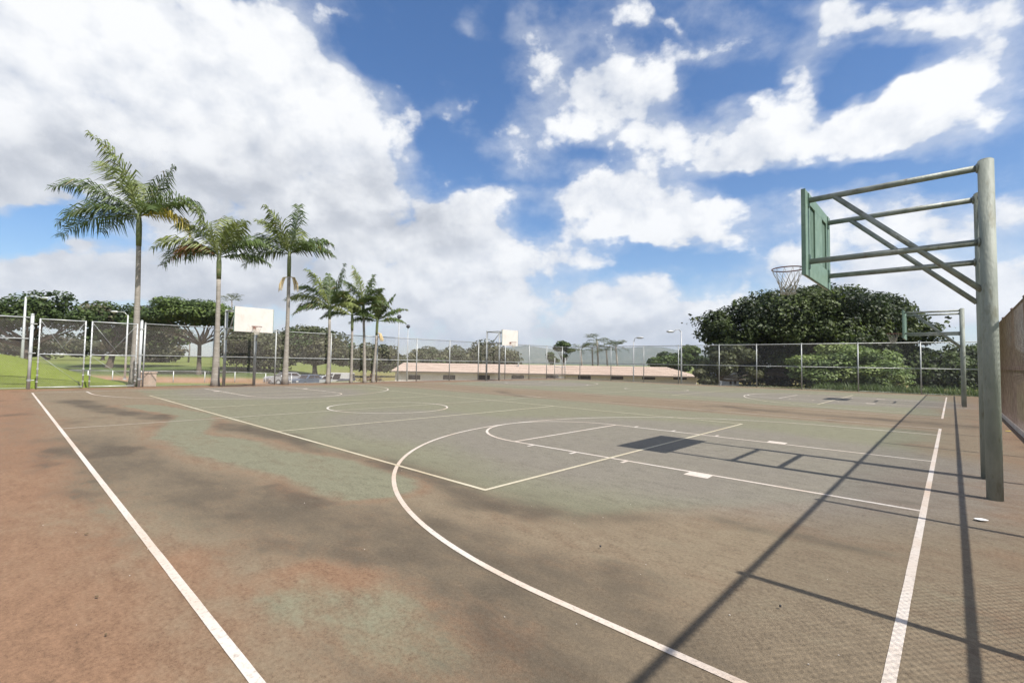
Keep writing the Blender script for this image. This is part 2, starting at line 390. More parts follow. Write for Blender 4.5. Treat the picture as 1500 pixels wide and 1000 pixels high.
    for nm, arr in (('stain', (g, r, d)), ('coat', (k, island, on))):
        a = me.color_attributes.new(nm, 'FLOAT_COLOR', 'POINT'); c = np.ones((len(V), 4), np.float32)
        for i in range(3): c[:, i] = np.clip(arr[i], 0, 1.3).ravel()
        a.data.foreach_set('color', c.ravel())
    me.update(calc_edges=True)
    m = bpy.data.materials.new('court_surface'); m.use_nodes = True; t = m.node_tree; b = t.nodes['Principled BSDF']
    def nd(k, **kw):
        n = t.nodes.new(k)
        for a, v in kw.items(): setattr(n, a, v)
        return n
    tc = nd('ShaderNodeTexCoord')
    def noise(sc, det, ro=.6, stretch=(1,1,1)):
        mp = nd('ShaderNodeMapping'); mp.inputs['Scale'].default_value = stretch; t.links.new(tc.outputs['Object'], mp.inputs[0])
        n = nd('ShaderNodeTexNoise'); n.inputs['Scale'].default_value = sc; n.inputs['Detail'].default_value = det; n.inputs['Roughness'].default_value = ro
        t.links.new(mp.outputs[0], n.inputs['Vector']); return n.outputs['Fac']
    def mth(op, a, b=None, c=None, clamp=False):
        n = nd('ShaderNodeMath', operation=op, use_clamp=clamp)
        for i, v in enumerate((a, b, c)):
            if v is None: continue
            if isinstance(v, (int, float)): n.inputs[i].default_value = v
            else: t.links.new(v, n.inputs[i])
        return n.outputs[0]
    def mix(f, a, b_, mode='MIX'):
        n = nd('ShaderNodeMix', data_type='RGBA', blend_type=mode)
        for s, v in ((0, f), (6, a), (7, b_)):
            if isinstance(v, (tuple, list)): n.inputs[s].default_value = (*v, 1)
            elif isinstance(v, (int, float)): n.inputs[s].default_value = v
            else: t.links.new(v, n.inputs[s])
        return n.outputs[2]
    at1 = nd('ShaderNodeAttribute', attribute_name='stain'); at2 = nd('ShaderNodeAttribute', attribute_name='coat')
    s1 = nd('ShaderNodeSeparateColor'); t.links.new(at1.outputs['Color'], s1.inputs[0]); s2 = nd('ShaderNodeSeparateColor'); t.links.new(at2.outputs['Color'], s2.inputs[0])
    scr = noise(4.2, 12, .74, (1, 1.9, 1)); fine = noise(38, 6, .7); grit = noise(210, 3, .7); big = noise(1.5, 9, .68, (.8,1.5,1))
    jit = mth('MULTIPLY_ADD', mth('SUBTRACT', scr, .5), 1.25, mth('MULTIPLY', mth('SUBTRACT', fine, .5), .45))
    jit = mth('MULTIPLY_ADD', mth('SUBTRACT', big, .5), 1.1, jit)
    gg = mth('ADD', s1.outputs[0], mth('MULTIPLY', jit, .5)); rr = mth('SUBTRACT', s1.outputs[1], mth('MULTIPLY', jit, .75)); dd = mth('ADD', s1.outputs[2], mth('MULTIPLY', jit, 1.25))
    def sm(v, lo, hi):
        n = nd('ShaderNodeMapRange', interpolation_type='SMOOTHSTEP'); t.links.new(v, n.inputs[0]); n.inputs[1].default_value = lo; n.inputs[2].default_value = hi; return n.outputs[0]
    base = mix(sm(gg, .22, .72), COURT['tan'], COURT['green'])
    base = mix(mth('MULTIPLY', s2.outputs[0], .9, clamp=True), base, COURT['mauve'])
    base = mix(sm(rr, .2, 1.1), base, COURT['red'])
    base = mix(mth('MULTIPLY', sm(dd, .08, .95), .8), base, COURT['dark'])
    sp = mth('MULTIPLY_ADD', mth('SUBTRACT', fine, .5), 1.5, mth('MULTIPLY_ADD', mth('SUBTRACT', grit, .5), 1.5, mth('MULTIPLY_ADD', mth('SUBTRACT', scr, .5), 1.15, mth('MULTIPLY_ADD', mth('SUBTRACT', big, .5), .35, 1.0))))
    base = mix(1.0, base, nd_gray(t, sp), 'MULTIPLY')
    t.links.new(base, b.inputs['Base Color'])
    b.inputs['Roughness'].default_value = .88; b.inputs['Specular IOR Level'].default_value = .25
    bn = nd('ShaderNodeBump'); bn.inputs['Strength'].default_value = .45; bn.inputs['Distance'].default_value = .006
    t.links.new(mth('ADD', grit, mth('MULTIPLY', fine, .8)), bn.inputs['Height']); t.links.new(bn.outputs[0], b.inputs['Normal'])
    me.materials.append(m)
    o = link('court', me, None); tag(o, kind='structure')
    return o
def nd_gray(t, v):
    n = t.nodes.new('ShaderNodeCombineColor')
    for i in range(3): t.links.new(v, n.inputs[i])
    return n.outputs[0]
COURT = dict(tan=(.162,.126,.084), green=(.152,.146,.098), mauve=(.158,.140,.118), red=(.190,.112,.067), dark=(.062,.050,.036))
court = build_court()

# painted lines ------------------------------------------------------
def paint(name, c1, dirt):
    m = bpy.data.materials.new(name); m.use_nodes = True; t = m.node_tree; b = t.nodes['Principled BSDF']
    tc = t.nodes.new('ShaderNodeTexCoord')
    def ns(sc, det, ro):
        n = t.nodes.new('ShaderNodeTexNoise'); n.inputs['Scale'].default_value = sc; n.inputs['Detail'].default_value = det; n.inputs['Roughness'].default_value = ro
        t.links.new(tc.outputs['Object'], n.inputs['Vector']); return n.outputs['Fac']
    def mr(v, lo, hi, o1=1.0):
        n = t.nodes.new('ShaderNodeMapRange'); t.links.new(v, n.inputs[0]); n.inputs[1].default_value = lo; n.inputs[2].default_value = hi; n.inputs[4].default_value = o1; return n.outputs[0]
    def mix(f, a, c):
        n = t.nodes.new('ShaderNodeMix'); n.data_type = 'RGBA'; t.links.new(f, n.inputs[0])
        for s, v in ((6, a), (7, c)):
            if isinstance(v, tuple): n.inputs[s].default_value = (*v, 1)
            else: t.links.new(v, n.inputs[s])
        return n.outputs[2]
    a = mix(mr(ns(.55, 5, .6), .42, .68, .8), c1, dirt)
    a = mix(mr(ns(30, 10, .82), .51, .66, .75), a, (.19,.155,.12))
    t.links.new(a, b.inputs['Base Color']); b.inputs['Roughness'].default_value = .8; b.inputs['Specular IOR Level'].default_value = .2
    return m
P_WHITE = paint('white_line', (.52,.475,.43), (.43,.31,.22))
P_PALE = paint('pale_line', (.44,.40,.33), (.28,.22,.16))
P_YEL = paint('yellow_line', (.47,.43,.325), (.37,.30,.20))
ZL = [0.0015]
def strip(name, pts, w, m):
    """a painted strip along pts (court X,Y), laid on the surface"""
    q = [pts[0]]
    for a, b in zip(pts[:-1], pts[1:]):
        k = max(1, int(math.hypot(b[0]-a[0], b[1]-a[1])/.12)); q += [(a[0]+(b[0]-a[0])*i/k, a[1]+(b[1]-a[1])*i/k) for i in range(1, k+1)]
    pts = q if w < .1 else pts
    pts = [Vector((p[0], p[1])) for p in pts]; n = len(pts); closed = (pts[0]-pts[-1]).length < 1e-4
    ZL[0] += .00007; z = ZL[0]
    vs = []
    for i in range(n):
        a = pts[i-1] if i > 0 else (pts[-2] if closed else pts[0]); c = pts[i+1] if i < n-1 else (pts[1] if closed else pts[-1])
        t = (c-a).normalized(); nn = Vector((-t.y, t.x))
        for s in (-.5, .5):
            q = pts[i] + nn*w*s*(1+rng.uniform(-.035,.03)); vs.append(W(q.x, q.y, z))
    fs = [(2*i, 2*i+1, 2*i+3, 2*i+2) for i in range(n-1)]
    # faces must look up
    a, b_, c = Vector(vs[0]), Vector(vs[1]), Vector(vs[3])
    if (b_-a).cross(c-a).z < 0: fs = [f[::-1] for f in fs]
    return MB().add(vs, fs).build(name, m, court)
def dense(a, b, n): return [(a[0]+(b[0]-a[0])*i/n, a[1]+(b[1]-a[1])*i/n) for i in range(n+1)]
def arc(cx, cy, r, a0, a1, n=64): return [(cx+r*math.cos(R(a0+(a1-a0)*i/n)), cy+r*math.sin(R(a0+(a1-a0)*i/n))) for i in range(n+1)]
def markings(yc, near):
    wl, tl = .052, .055
    WM = P_WHITE; SM = P_WHITE if near else P_PALE
    mir = lambda x, s: x if s > 0 else L-x
    for s in (1, -1):
        e = mir(0, s)
        strip('baseline', dense((e, yc-HW+(.0 if near else .0)), (e, yc+HW), 12), .054, WM)
        for y in (-1.83, 1.83):
            strip('lane_line', dense((mir(.0, s), yc+y), (mir(5.79, s), yc+y), 6), tl, WM)
            sg = 1 if y > 0 else -1
            for xa, w in ((2.135, .32), (3.43, .055), (4.38, .055), (5.30, .055)):
                strip('lane_block' if w > .1 else 'lane_tick', [(mir(xa, s) if w < .1 else mir(xa+.16, s), yc+y+sg*.03), (mir(xa, s) if w < .1 else mir(xa+.16, s), yc+y+sg*(.24 if w > .1 else .19))], w, WM)
        strip('free_throw_line', dense((mir(5.79, s), yc-1.83), (mir(5.79, s), yc+1.83), 4), tl, WM)
        strip('free_throw_circle', [(mir(x, s), y) for x, y in arc(5.79, yc, 1.83, -90, 90)], tl, WM)
        strip('three_point_line', [(mir(x, s), y) for x, y in [(.0, yc-6.02), (.8, yc-6.02)] + arc(1.6, yc, 6.02, -90, 90, 90) + [(.8, yc+6.02), (.0, yc+6.02)]], wl, WM)
    strip('sideline', dense((0, yc-HW), (L, yc-HW), 20), .054 if near else tl, WM if near else P_PALE)
    strip('sideline', dense((0, yc+HW), (L, yc+HW), 20), tl, P_PALE)
    strip('half_line', dense((L/2, yc-HW), (L/2, yc+HW), 10), tl, P_PALE)
    strip('centre_circle', arc(L/2, yc, 1.83, 0, 360, 80), tl, WM)
    c = L/2; v = 4.57
    for y in (-v, v): strip('volleyball_sideline', dense((c-9.14, yc+y), (c+9.14, yc+y), 14), tl, P_YEL)
    for x in (-9.14, 9.14): strip('volleyball_end_line', dense((c+x, yc-v-.025), (c+x, yc+v+.025), 8), tl, P_YEL)
    for x in (-3.05, 3.05): strip('volleyball_attack_line', dense((c+x, yc-v), (c+x, yc+v), 8), tl, P_YEL)
markings(0, True); markings(C2, False)
for k, (x, y) in enumerate(((L/2, -6.2), (L/2, -4.9))): pass

# ------------------------------------------------------------------ terrain
def terrain_h(X, Y):
    dX, dY = X+.2456, Y+8.4368
    d = dX*math.sin(YAW) + dY*math.cos(YAW); lat = (dY*math.sin(YAW) - dX*math.cos(YAW))
    u = lat/np.maximum(d, 1.0)
    n = vnoise(X, Y, .03, 21, 3)-.5
    def prof(pts): return np.interp(d, [p[0] for p in pts], [p[1] for p in pts])
    hl = prof([(0,-.1),(27,-.1),(32,-.55),(45,-1.2),(66,-1.35),(78,-.9),(88,-.2),(110,.05),(150,.55),(220,.9),(400,1.3),(900,2),(6000,4)])
    hm = prof([(0,-.1),(38,-.15),(43,-1.6),(48,-2.3),(90,-2.3),(130,-1.5),(250,-1),(900,-3),(6000,-8)])
    hr = prof([(0,-.1),(33,-.14),(50,-.5),(90,-1),(250,-1),(900,-3),(6000,-8)])
    wl = 1-sstep(u, -.58, -.30); wr = sstep(u, .33, .46)
    h = hl*wl + hr*wr + hm*(1-wl)*(1-wr)
    h = h + n*np.clip((d-60)/80, 0, 1)*.8
    # grassy mound beyond the gates
    md = 1.75*sstep(-Y, 2.7, 9.8)*sstep(X, 28.9, 32.2)*(1-sstep(X, 34, 44))
    h = np.maximum(h, -.1+md)*(md > .01) + h*(md <= .01)
    ins = (X > FX0-.4)*(X < FX1+.2)*(Y > FY0-1)*(Y < FY1+.2)
    edge = np.maximum.reduce([FX0-.4-X, X-FX1-.2, FY0-1-Y, Y-FY1-.2, np.zeros_like(X)])
    h = np.where(edge < 1.0, np.minimum(h, -.035 + 0*h) * (1-edge) + h*edge, h)
    h = np.where(edge <= 0, -.10, h)
    return h
def build_terrain():
    xs = axis([(-6000,-1200,800),(-1200,-200,100),(-200,-40,10),(-40,-8,2),(-8,60,.6),(60,160,3),(160,600,20),(600,6000,500)])
    ys = axis([(-3000,-600,400),(-600,-60,40),(-60,-14,3),(-14,50,.6),(50,130,2.5),(130,600,20),(600,8000,600)])
    Xg, Yg = np.meshgrid(xs, ys, indexing='ij'); nx, ny = Xg.shape
    Z = terrain_h(Xg, Yg)
    V = np.stack([-Xg, Yg, Z], -1).reshape(-1, 3); idx = np.arange(nx*ny).reshape(nx, ny)
    F = np.stack([idx[:-1,:-1], idx[:-1,1:], idx[1:,1:], idx[1:,:-1]], -1).reshape(-1, 4)
    me = bpy.data.meshes.new('terrain'); me.vertices.add(len(V)); me.vertices.foreach_set('co', V.astype(np.float32).ravel())
    me.loops.add(F.size); me.loops.foreach_set('vertex_index', F.astype(np.int32).ravel())
    me.polygons.add(len(F)); me.polygons.foreach_set('loop_start', np.arange(len(F), dtype=np.int32)*4); me.polygons.foreach_set('loop_total', np.full(len(F), 4, np.int32))
    me.polygons.foreach_set('use_smooth', np.ones(len(F), bool))
    dX, dY = Xg+.2456, Yg+8.4368; d = dX*math.sin(YAW)+dY*math.cos(YAW); u = (dY*math.sin(YAW)-dX*math.cos(YAW))/np.maximum(d, 1)
    dirt = sstep(d, 47, 52)*(1-sstep(d, 62, 70))*(1-sstep(u, -.5, -.42))*(.45+.9*vnoise(Xg,Yg,.12,31))
    dirt = np.maximum(dirt, .35*sstep(u,-.45,-.3)*sstep(d,30,40)*(1-sstep(d,100,140)))
    lush = sstep(-Yg, 2.2, 4.6)*sstep(Xg, 28.6, 29.4)*(1-sstep(Xg, 36, 42)); bank = sstep(d, 66, 72)*(1-sstep(d, 84, 92))*(1-sstep(u, -.3, -.2))
    a = me.color_attributes.new('cover', 'FLOAT_COLOR', 'POINT'); c = np.ones((len(V), 4), np.float32)
    for i, q in enumerate((dirt, lush, bank)): c[:, i] = np.clip(q, 0, 1).ravel()
    a.data.foreach_set('color', c.ravel()); me.update(calc_edges=True)
    m = bpy.data.materials.new('grassland'); m.use_nodes = True; t = m.node_tree; b = t.nodes['Principled BSDF']
    tc = t.nodes.new('ShaderNodeTexCoord')
    def noise(sc, det):
        n = t.nodes.new('ShaderNodeTexNoise'); n.inputs['Scale'].default_value = sc; n.inputs['Detail'].default_value = det; n.inputs['Roughness'].default_value = .65
        t.links.new(tc.outputs['Object'], n.inputs['Vector']); return n.outputs['Fac']
    def mix(f, a, c):
        n = t.nodes.new('ShaderNodeMix'); n.data_type = 'RGBA'
        for s, v in ((0, f), (6, a), (7, c)):
            if isinstance(v, tuple): n.inputs[s].default_value = (*v, 1)
            else: t.links.new(v, n.inputs[s])
        return n.outputs[2]
    at_ = t.nodes.new('ShaderNodeAttribute'); at_.attribute_name = 'cover'; sp = t.nodes.new('ShaderNodeSeparateColor'); t.links.new(at_.outputs['Color'], sp.inputs[0])
    base = mix(noise(.25, 6), (.12,.15,.04), (.20,.22,.068)); lush_c = mix(noise(1.6, 8), (.115,.15,.026), (.185,.225,.042))
    base = mix(sp.outputs[1], base, lush_c); base = mix(sp.outputs[2], base, (.085,.12,.035)); base = mix(sp.outputs[0], base, (.36,.21,.13))
    fine = mix(noise(9, 6), (.62,.62,.62), (1.3,1.3,1.3))
    mm = t.nodes.new('ShaderNodeMix'); mm.data_type = 'RGBA'; mm.blend_type = 'MULTIPLY'; mm.inputs[0].default_value = 1; t.links.new(base, mm.inputs[6]); t.links.new(fine, mm.inputs[7])
    t.links.new(mm.outputs[2], b.inputs['Base Color']); b.inputs['Roughness'].default_value = .95; b.inputs['Specular IOR Level'].default_value = .1
    bn = t.nodes.new('ShaderNodeBump'); bn.inputs['Strength'].default_value = .6; bn.inputs['Distance'].default_value = .08; t.links.new(noise(14, 5), bn.inputs['Height']); t.links.new(bn.outputs[0], b.inputs['Normal'])
    me.materials.append(m); tag(link('terrain', me, None), kind='structure')
build_terrain()
def gz(X, Y): return float(terrain_h(np.array([[X]], float), np.array([[Y]], float))[0, 0])
def ground_at(px, depth):
    """ground point straight below the direction of photo column px at a real distance"""
    p = at(px, 530, depth); return Vector((p.x, p.y, gz(-p.x, p.y)))
# far ridge
def build_hills():
    vs = []; fs = []; n = 90
    prof = [(500,545),(560,535),(640,524),(730,510),(770,506),(830,514),(900,509),(960,507),(1010,516),(1060,507),(1100,500),(1200,506),(1320,513),(1400,516),(1440,522),(1560,530),(1700,528)]
    for i in range(n+1):
        px = 520 + 1500*i/n; y = np.interp(px, [p[0] for p in prof], [p[1] for p in prof]) + 2.2*(mnoise.noise(Vector((px*.02, 3, 1)))+.5*mnoise.noise(Vector((px*.06, 7, 1))))
        top = at(px, y, 5200); foot = at(px, 535, 3600); back = at(px, 535, 7000)
        for k in range(7):
            f = k/6; p = foot.lerp(top, f); p.z = -25 + (top.z+25)*(f**1.25) + 22*mnoise.noise(Vector((px*.035, f*3.2, 0)))*math.sin(f*math.pi)
            vs.append(p)
        back.z = -60; vs.append(back)
    for i in range(n):
        for k in range(7): fs.append((i*8+k, (i+1)*8+k, (i+1)*8+k+1, i*8+k+1))
    m = mat('hill_cover', (.05,.075,.035), (.13,.135,.085), .004, .95, c3=(.30,.27,.22), s3=.02)
    tag(MB().add(vs, fs).build('hills', m, None, True), kind='structure')
build_hills()
def kerbs():
    MB().box((1.38,-12,-.06), (1.56,28.4,.13)).build('kerb', MT['concrete'], None, bevel=.01)
    o = bpy.data.objects['kerb']; tag(o, kind='structure')
kerbs()

# ------------------------------------------------------------------ fences
def wires(a, b, z0, z1, m, name, parent, pitch=.072, r=.0026, push=0.0):
    """woven wire: two crossing families of diagonal strands between a and b"""
    a = Vector(a); b = Vector(b); d = (b-a); ln = d.length; t = d/ln; nrm = Vector((-t.y, t.x, 0)); h = z1-z0
    quads = []
    for fam in (0, 1):
        s = -h
        while s < ln:
            # strand runs from (s,z0) to (s+h,z1) or mirrored
            s0, s1 = max(s, 0), min(s+h, ln)
            if s1-s0 > .02:
                za, zb = s0-s, s1-s
                if fam: za, zb = h-za, h-zb
                p = a + t*s0 + Vector((0,0,z0+za)); q = a + t*s1 + Vector((0,0,z0+zb))
                off = nrm*((.0022 if fam else -.0022)+push)
                dirv = (q-p).normalized(); side = dirv.cross(nrm)
                ring = [side*r, side*(-.5*r)+nrm*(.87*r), side*(-.5*r)-nrm*(.87*r)]
                for k in range(3):
                    k2 = (k+1) % 3
                    quads += [p+off+ring[k], p+off+ring[k2], q+off+ring[k2], q+off+ring[k]]
            s += pitch
    me = fastmesh(name, np.array([tuple(v) for v in quads]), 4, m)
    return link(name, me, None, parent)
def fpost(x, y, h, r, parent, m, z0=-.1, name='post'):
    mb = MB().tube([(x,y,z0),(x,y,h)], r, 10); mb.tube([(x,y,h),(x,y,h+.025),(x,y,h+.05)], [r*1.18, r*1.1, r*.3], 10)
    o = mb.build(name, m, parent); sm(o); return o
def sm(o):
    o.data.polygons.foreach_set('use_smooth', [len(p.vertices) == 4 for p in o.data.polygons]); return o
def rail(a, b, r, parent, m, name='rail'):
    return sm(MB().tube([a, b], r, 8).build(name, m, parent))
H = 3.05
def fence(name, a, b, posts, label, pm, wm, rm, rr=.024, rp=.036, mids=(1.52,), group=None, base=True, wz0=.05, pitch=.072, wr=.0026):
    """a, b court coords; posts: list of fractions/metres along"""
    A = W(*a); B = W(*b); f = empty(name, A); f.location = (0,0,0)
    t = (B-A).normalized(); n = Vector((-t.y, t.x, 0))
    for s in posts:
        p = A + t*s; fpost(p.x, p.y, H+.02, rp, f, pm)
    for z in mids: rail(A+Vector((0,0,z))+n*.0, B+Vector((0,0,z)), rr, f, rm, 'mid_rail')
    rail(A+Vector((0,0,H)), B+Vector((0,0,H)), rr, f, rm, 'top_rail')
    if base: rail(A+Vector((0,0,.06)), B+Vector((0,0,.06)), .010, f, rm, 'tension_wire')
    wires(A, B, wz0, H-.02, wm, 'chain_link_mesh', f, push=.04, pitch=pitch, r=wr)
    tag(f, label, 'fence', group); return f
# left-hand end line fence: from the double gate to the far corner
LX0, LX1 = 28.42, 27.25            # the fence line runs very slightly skew
def lx(y): return LX0 + (LX1-LX0)*(y+7.6)/(28.3+7.6)
yA = -3.78
ps = [0] + [y-yA for y in (-.87, 2.21, 5.45, 8.62, 11.75, 14.7, 17.6, 20.6, 23.6, 26.0, 28.3)]
fence('chain_link_fence', (lx(yA), yA), (lx(28.3), 28.3), ps, 'long grey chain-link fence below the row of palms, left side of court', MT['galv'], MT['wire'], MT['galv'], rp=.038)
fence('chain_link_fence', (lx(-12.5), -12.5), (lx(-7.70), -7.70), [0, 2.2], 'short chain-link fence panel left of the double gate by bright grass', MT['galv'], MT['wire'], MT['galv_bright'], mids=(2.15,))
ps = [28.55-x for x in (25.2, 21.9, 18.75, 15.75, 12.6, 10.0, 7.2, 4.1, 1.1, -1.4)]
fence('chain_link_fence', (28.55-1.3, 28.3), (-1.45, 28.35), [p-1.3 for p in ps], 'far chain-link fence in front of the big dark tree and long building', MT['galv'], MT['wire'], MT['galv'], rp=.036)
ps = [12+y for y in (-10.4, -7.6, -4.8, -2.17, .7, 3.58, 6.5, 9.45, 12.4, 15.3, 18.2, 21.1, 24.0, 26.5)]
fence('chain_link_fence', (-1.42, -12), (-1.42, 28.25), ps, 'tall rust-brown chain-link fence at right edge behind the near hoop posts', MT['rail_rust'], MT['wire_rust'], MT['rail_rust'], rr=.023, rp=.032, mids=(1.50,), base=False, wz0=.14, pitch=.066, wr=.0020)

def gate_leaf(name, p0, p1, label, ztop=H-.02):
    A = W(*p0); B = W(*p1); g = empty(name); t = (B-A).normalized(); up = Vector((0,0,1))
    for P in (A, B): sm(MB().tube([P+up*.06, P+up*ztop], .026, 8).build('upright', MT['galv_bright'], g))
    for z, nm in ((.08,'bottom_rail'), (1.5,'mid_rail'), (ztop-.02,'top_rail')):
        rail(A+up*z, B+up*z, .022, g, MT['galv_bright'], nm)
    rail(A+up*(ztop-.05), A.lerp(B,.62)+up*1.52, .008, g, MT['galv'], 'brace_rod'); rail(B+up*(ztop-.05), B.lerp(A,.62)+up*1.52, .008, g, MT['galv'], 'brace_rod')
    rail(A+up*1.48, B+up*.12, .006, g, MT['galv'], 'brace_rod')
    wires(A, B, .1, ztop-.04, MT['wire'], 'chain_link_mesh', g, push=.02)
    for z in np.arange(.3, ztop, .28):
        for P, s in ((A, 1), (B, -1)):
            MB().box((P.x-.035, P.y-.035, z), (P.x+.035, P.y+.035, z+.03)).build('tension_band', MT['galv_bright'], g)
    tag(g, label, 'gate', 'double gate leaves'); return g
def gate_post(Y, label):
    p = W(lx(Y), Y); o = empty('gate_post', (p.x, p.y, 0))
    fpost(0, 0, H+.12, .058, o, MT['galv_bright'])
    for z in (.35, 1.5, 2.75):
        MB().tube([(0,0,z),(0,0,z+.07)], .072, 12).build('hinge_band', MT['galv'], o)
        MB().tube([(0,.05,z+.035),(0,.16,z+.035)], .016, 8).build('hinge_pin', MT['galv'], o)
    tag(o, label, 'post', 'gate posts')
gate_post(-7.62, 'thick galvanised gate post left of the double gate')
gate_post(-3.92, 'thick galvanised gate post right of the double gate beside tallest palm')
gate_leaf('gate_leaf', (lx(-7.3), -7.38), (lx(-5.9), -5.92), 'left leaf of the tall chain-link double gate')
gate_leaf('gate_leaf', (lx(-5.7), -5.70), (lx(-4.1), -4.08), 'right leaf of the tall chain-link double gate')
# low walk gate in the far left corner
def walk_gate():
    g = empty('walk_gate'); c = W(26.55, 27.0); u = Vector((.62, .78, 0)); up = Vector((0,0,1))
    for s in (-.5, .5):
        P = c+u*s; sm(MB().tube([P, P+up*2.0], .032, 8).build('upright', MT['galv'], g))
    rail(c-u*.5+up*1.15, c+u*.5+up*1.15, .024, g, MT['galv'], 'cross_rail'); rail(c-u*.5+up*.15, c+u*.5+up*.15, .02, g, MT['galv'], 'bottom_rail')
    wires(c-u*.5, c+u*.5, .16, 1.14, MT['wire'], 'chain_link_mesh', g)
    tag(g, 'small low metal gate frame at the far corner of the court', 'gate')
walk_gate()

# ------------------------------------------------------------------ basketball hoops
def make_hoop():
    h = empty('basketball_hoop')
    # local: posts on y = -.72/.72 at x=0, board towards -x (court side), z up
    ZT, ZB, XB = 3.88, 2.99, -1.80
    for s in (-.72, .72):
        mb = MB().tube([(0,s,-.1),(0,s,3.955)], .072, 20); mb.tube([(0,s,3.955),(0,s,3.97)], [.072,.055], 20)
        p = sm(mb.build('post', MT['post'], h))
        for z, nm in ((ZT,'top_bar'), (ZB,'lower_bar')):
            b = sm(MB().tube([(-.05,s,z),(XB,s,z)], .039, 14).build(nm, MT['pipe'], h))
            sm(MB().tube([(-.085,s,z),(-.066,s,z)], .055, 14).build('weld_collar', MT['pipe'], b))
            MB().box((XB-.012,s-.035,z-.10), (XB+.004,s+.035,z+.10)).build('mount_plate', MT['board_green'], b)
        sm(MB().tube([(XB+.30,s,ZT-.01),(-.06,s,2.42)], .034, 12).build('diagonal_brace', MT['pipe'], h))
    for z in (ZT, ZB): sm(MB().tube([(0,-.72,z),(0,.72,z)], .036, 12).build('cross_bar', MT['pipe'], h))
    # backboard: plywood face with a timber frame on the back
    z0, z1, w = 2.78, 4.00, .915
    bb = MB().box((XB-.062,-w,z0), (XB-.044,w,z1)).build('backboard', MT['board_white'], h, bevel=.004)
    MB().box((XB-.0435,-w,z0), (XB-.036,w,z1)).build('back_panel', MT['board_recess_shade'], bb)
    fx0, fx1 = XB-.036, XB-.012
    for nm, lo, hi in (('frame_side',(fx0,-w,z0),(fx1,-w+.30,z1)), ('frame_side',(fx0,w-.30,z0),(fx1,w,z1)),
                       ('frame_bottom',(fx0,-w+.30,z0),(fx1,w-.30,z0+.30)), ('frame_top',(fx0,-w+.30,z1-.16),(fx1,w-.30,z1)),
                       ('frame_stile',(fx0,-.26,z0+.30),(fx1,.26,z1-.16))):
        MB().box(lo, hi).build(nm, MT['board_green'], bb, bevel=.004)
    MB().box((XB-.064,-w-.003,z0-.003), (XB-.010,-w+.022,z1+.003)).build('edge_strip', MT['board_green'], bb)
    MB().box((XB-.064,w-.022,z0-.003), (XB-.010,w+.003,z1+.003)).build('edge_strip', MT['board_green'], bb)
    # target box print on the face
    tx0, tx1 = XB-.0645, XB-.0622
    # rim and net
    cx = XB-.062-.15-.228; n = 40; rr = .228
    ring = MB().tube([(cx+rr*math.cos(2*math.pi*i/n), rr*math.sin(2*math.pi*i/n), 3.05) for i in range(n+1)], .0095, 8, False)
    rim = sm(ring.build('rim', MT['rim'], h))
    MB().box((XB-.075,-.075,2.94), (XB-.0625,.075,3.07)).build('rim_plate', MT['rim'], rim)
    for s in (-.06, .06): MB().tube([(XB-.07,s,3.045),(cx+rr*.93,s*1.45,3.05)], .010, 8).build('rim_arm', MT['rim'], rim)
    for s in (-.06, .06): MB().tube([(XB-.07,s,2.96),(cx+rr*.9,s*1.5,3.045)], .008, 8).build('rim_strut', MT['rim'], rim)
    k = 12; mb = MB(); lev = [(3.04,rr),(2.90,.165),(2.80,.128),(2.75,.114),(2.70,.106),(2.65,.104)]
    for i in range(k):
        for sgn in (1, -1):
            pts = []
            for j, (z, r_) in enumerate(lev):
                a = 2*math.pi*(i+sgn*.5*j)/k
                if j: 
                    zp, rp = lev[j-1]; ap = 2*math.pi*(i+sgn*.5*(j-.5))/k
                    pts.append((cx+(r_+rp)/2*math.cos(ap), (r_+rp)/2*math.sin(ap), (z+zp)/2-.008))
                pts.append((cx+r_*math.cos(a), r_*math.sin(a), z))
            mb.tube(pts, [.0026]*3+[.0052]*(len(pts)-3), 5)
    mb.tube([(cx+.104*math.cos(2*math.pi*i/24), .104*math.sin(2*math.pi*i/24), 2.65) for i in range(25)], .005, 5, False)
    nt = mb.build('net', MT['net'], rim)
    return h
hoop = make_hoop()
spots = [(-.58, .10, math.pi*0, 'nearest green-backed basketball hoop on tall pipe posts at right'),
         (-.58, C2+.10, 0, 'far right basketball hoop seen from behind against the dark tree'),
         (27.22, .10, math.pi, 'basketball hoop with white board facing us under the palms at left'),
         (26.9, C2+.05, math.pi, 'distant basketball hoop with white board in front of the long building')]
for i, (X, Y, rz, lab) in enumerate(spots):
    o = hoop if i == 0 else copy_tree(hoop)
    o.location = W(X, Y); o.rotation_euler = (0, 0, rz)
    if i >= 2:      # galvanised colour on the two left hoops stands in for sunlit posts
        for ch in o.children:
            if ch.name.split('.')[0] in ('post','top_bar','lower_bar','diagonal_brace','cross_bar'):
                ch.data = ch.data.copy(); ch.data.materials[0] = MT['galv']
    tag(o, lab, 'hoop', 'four court hoops')

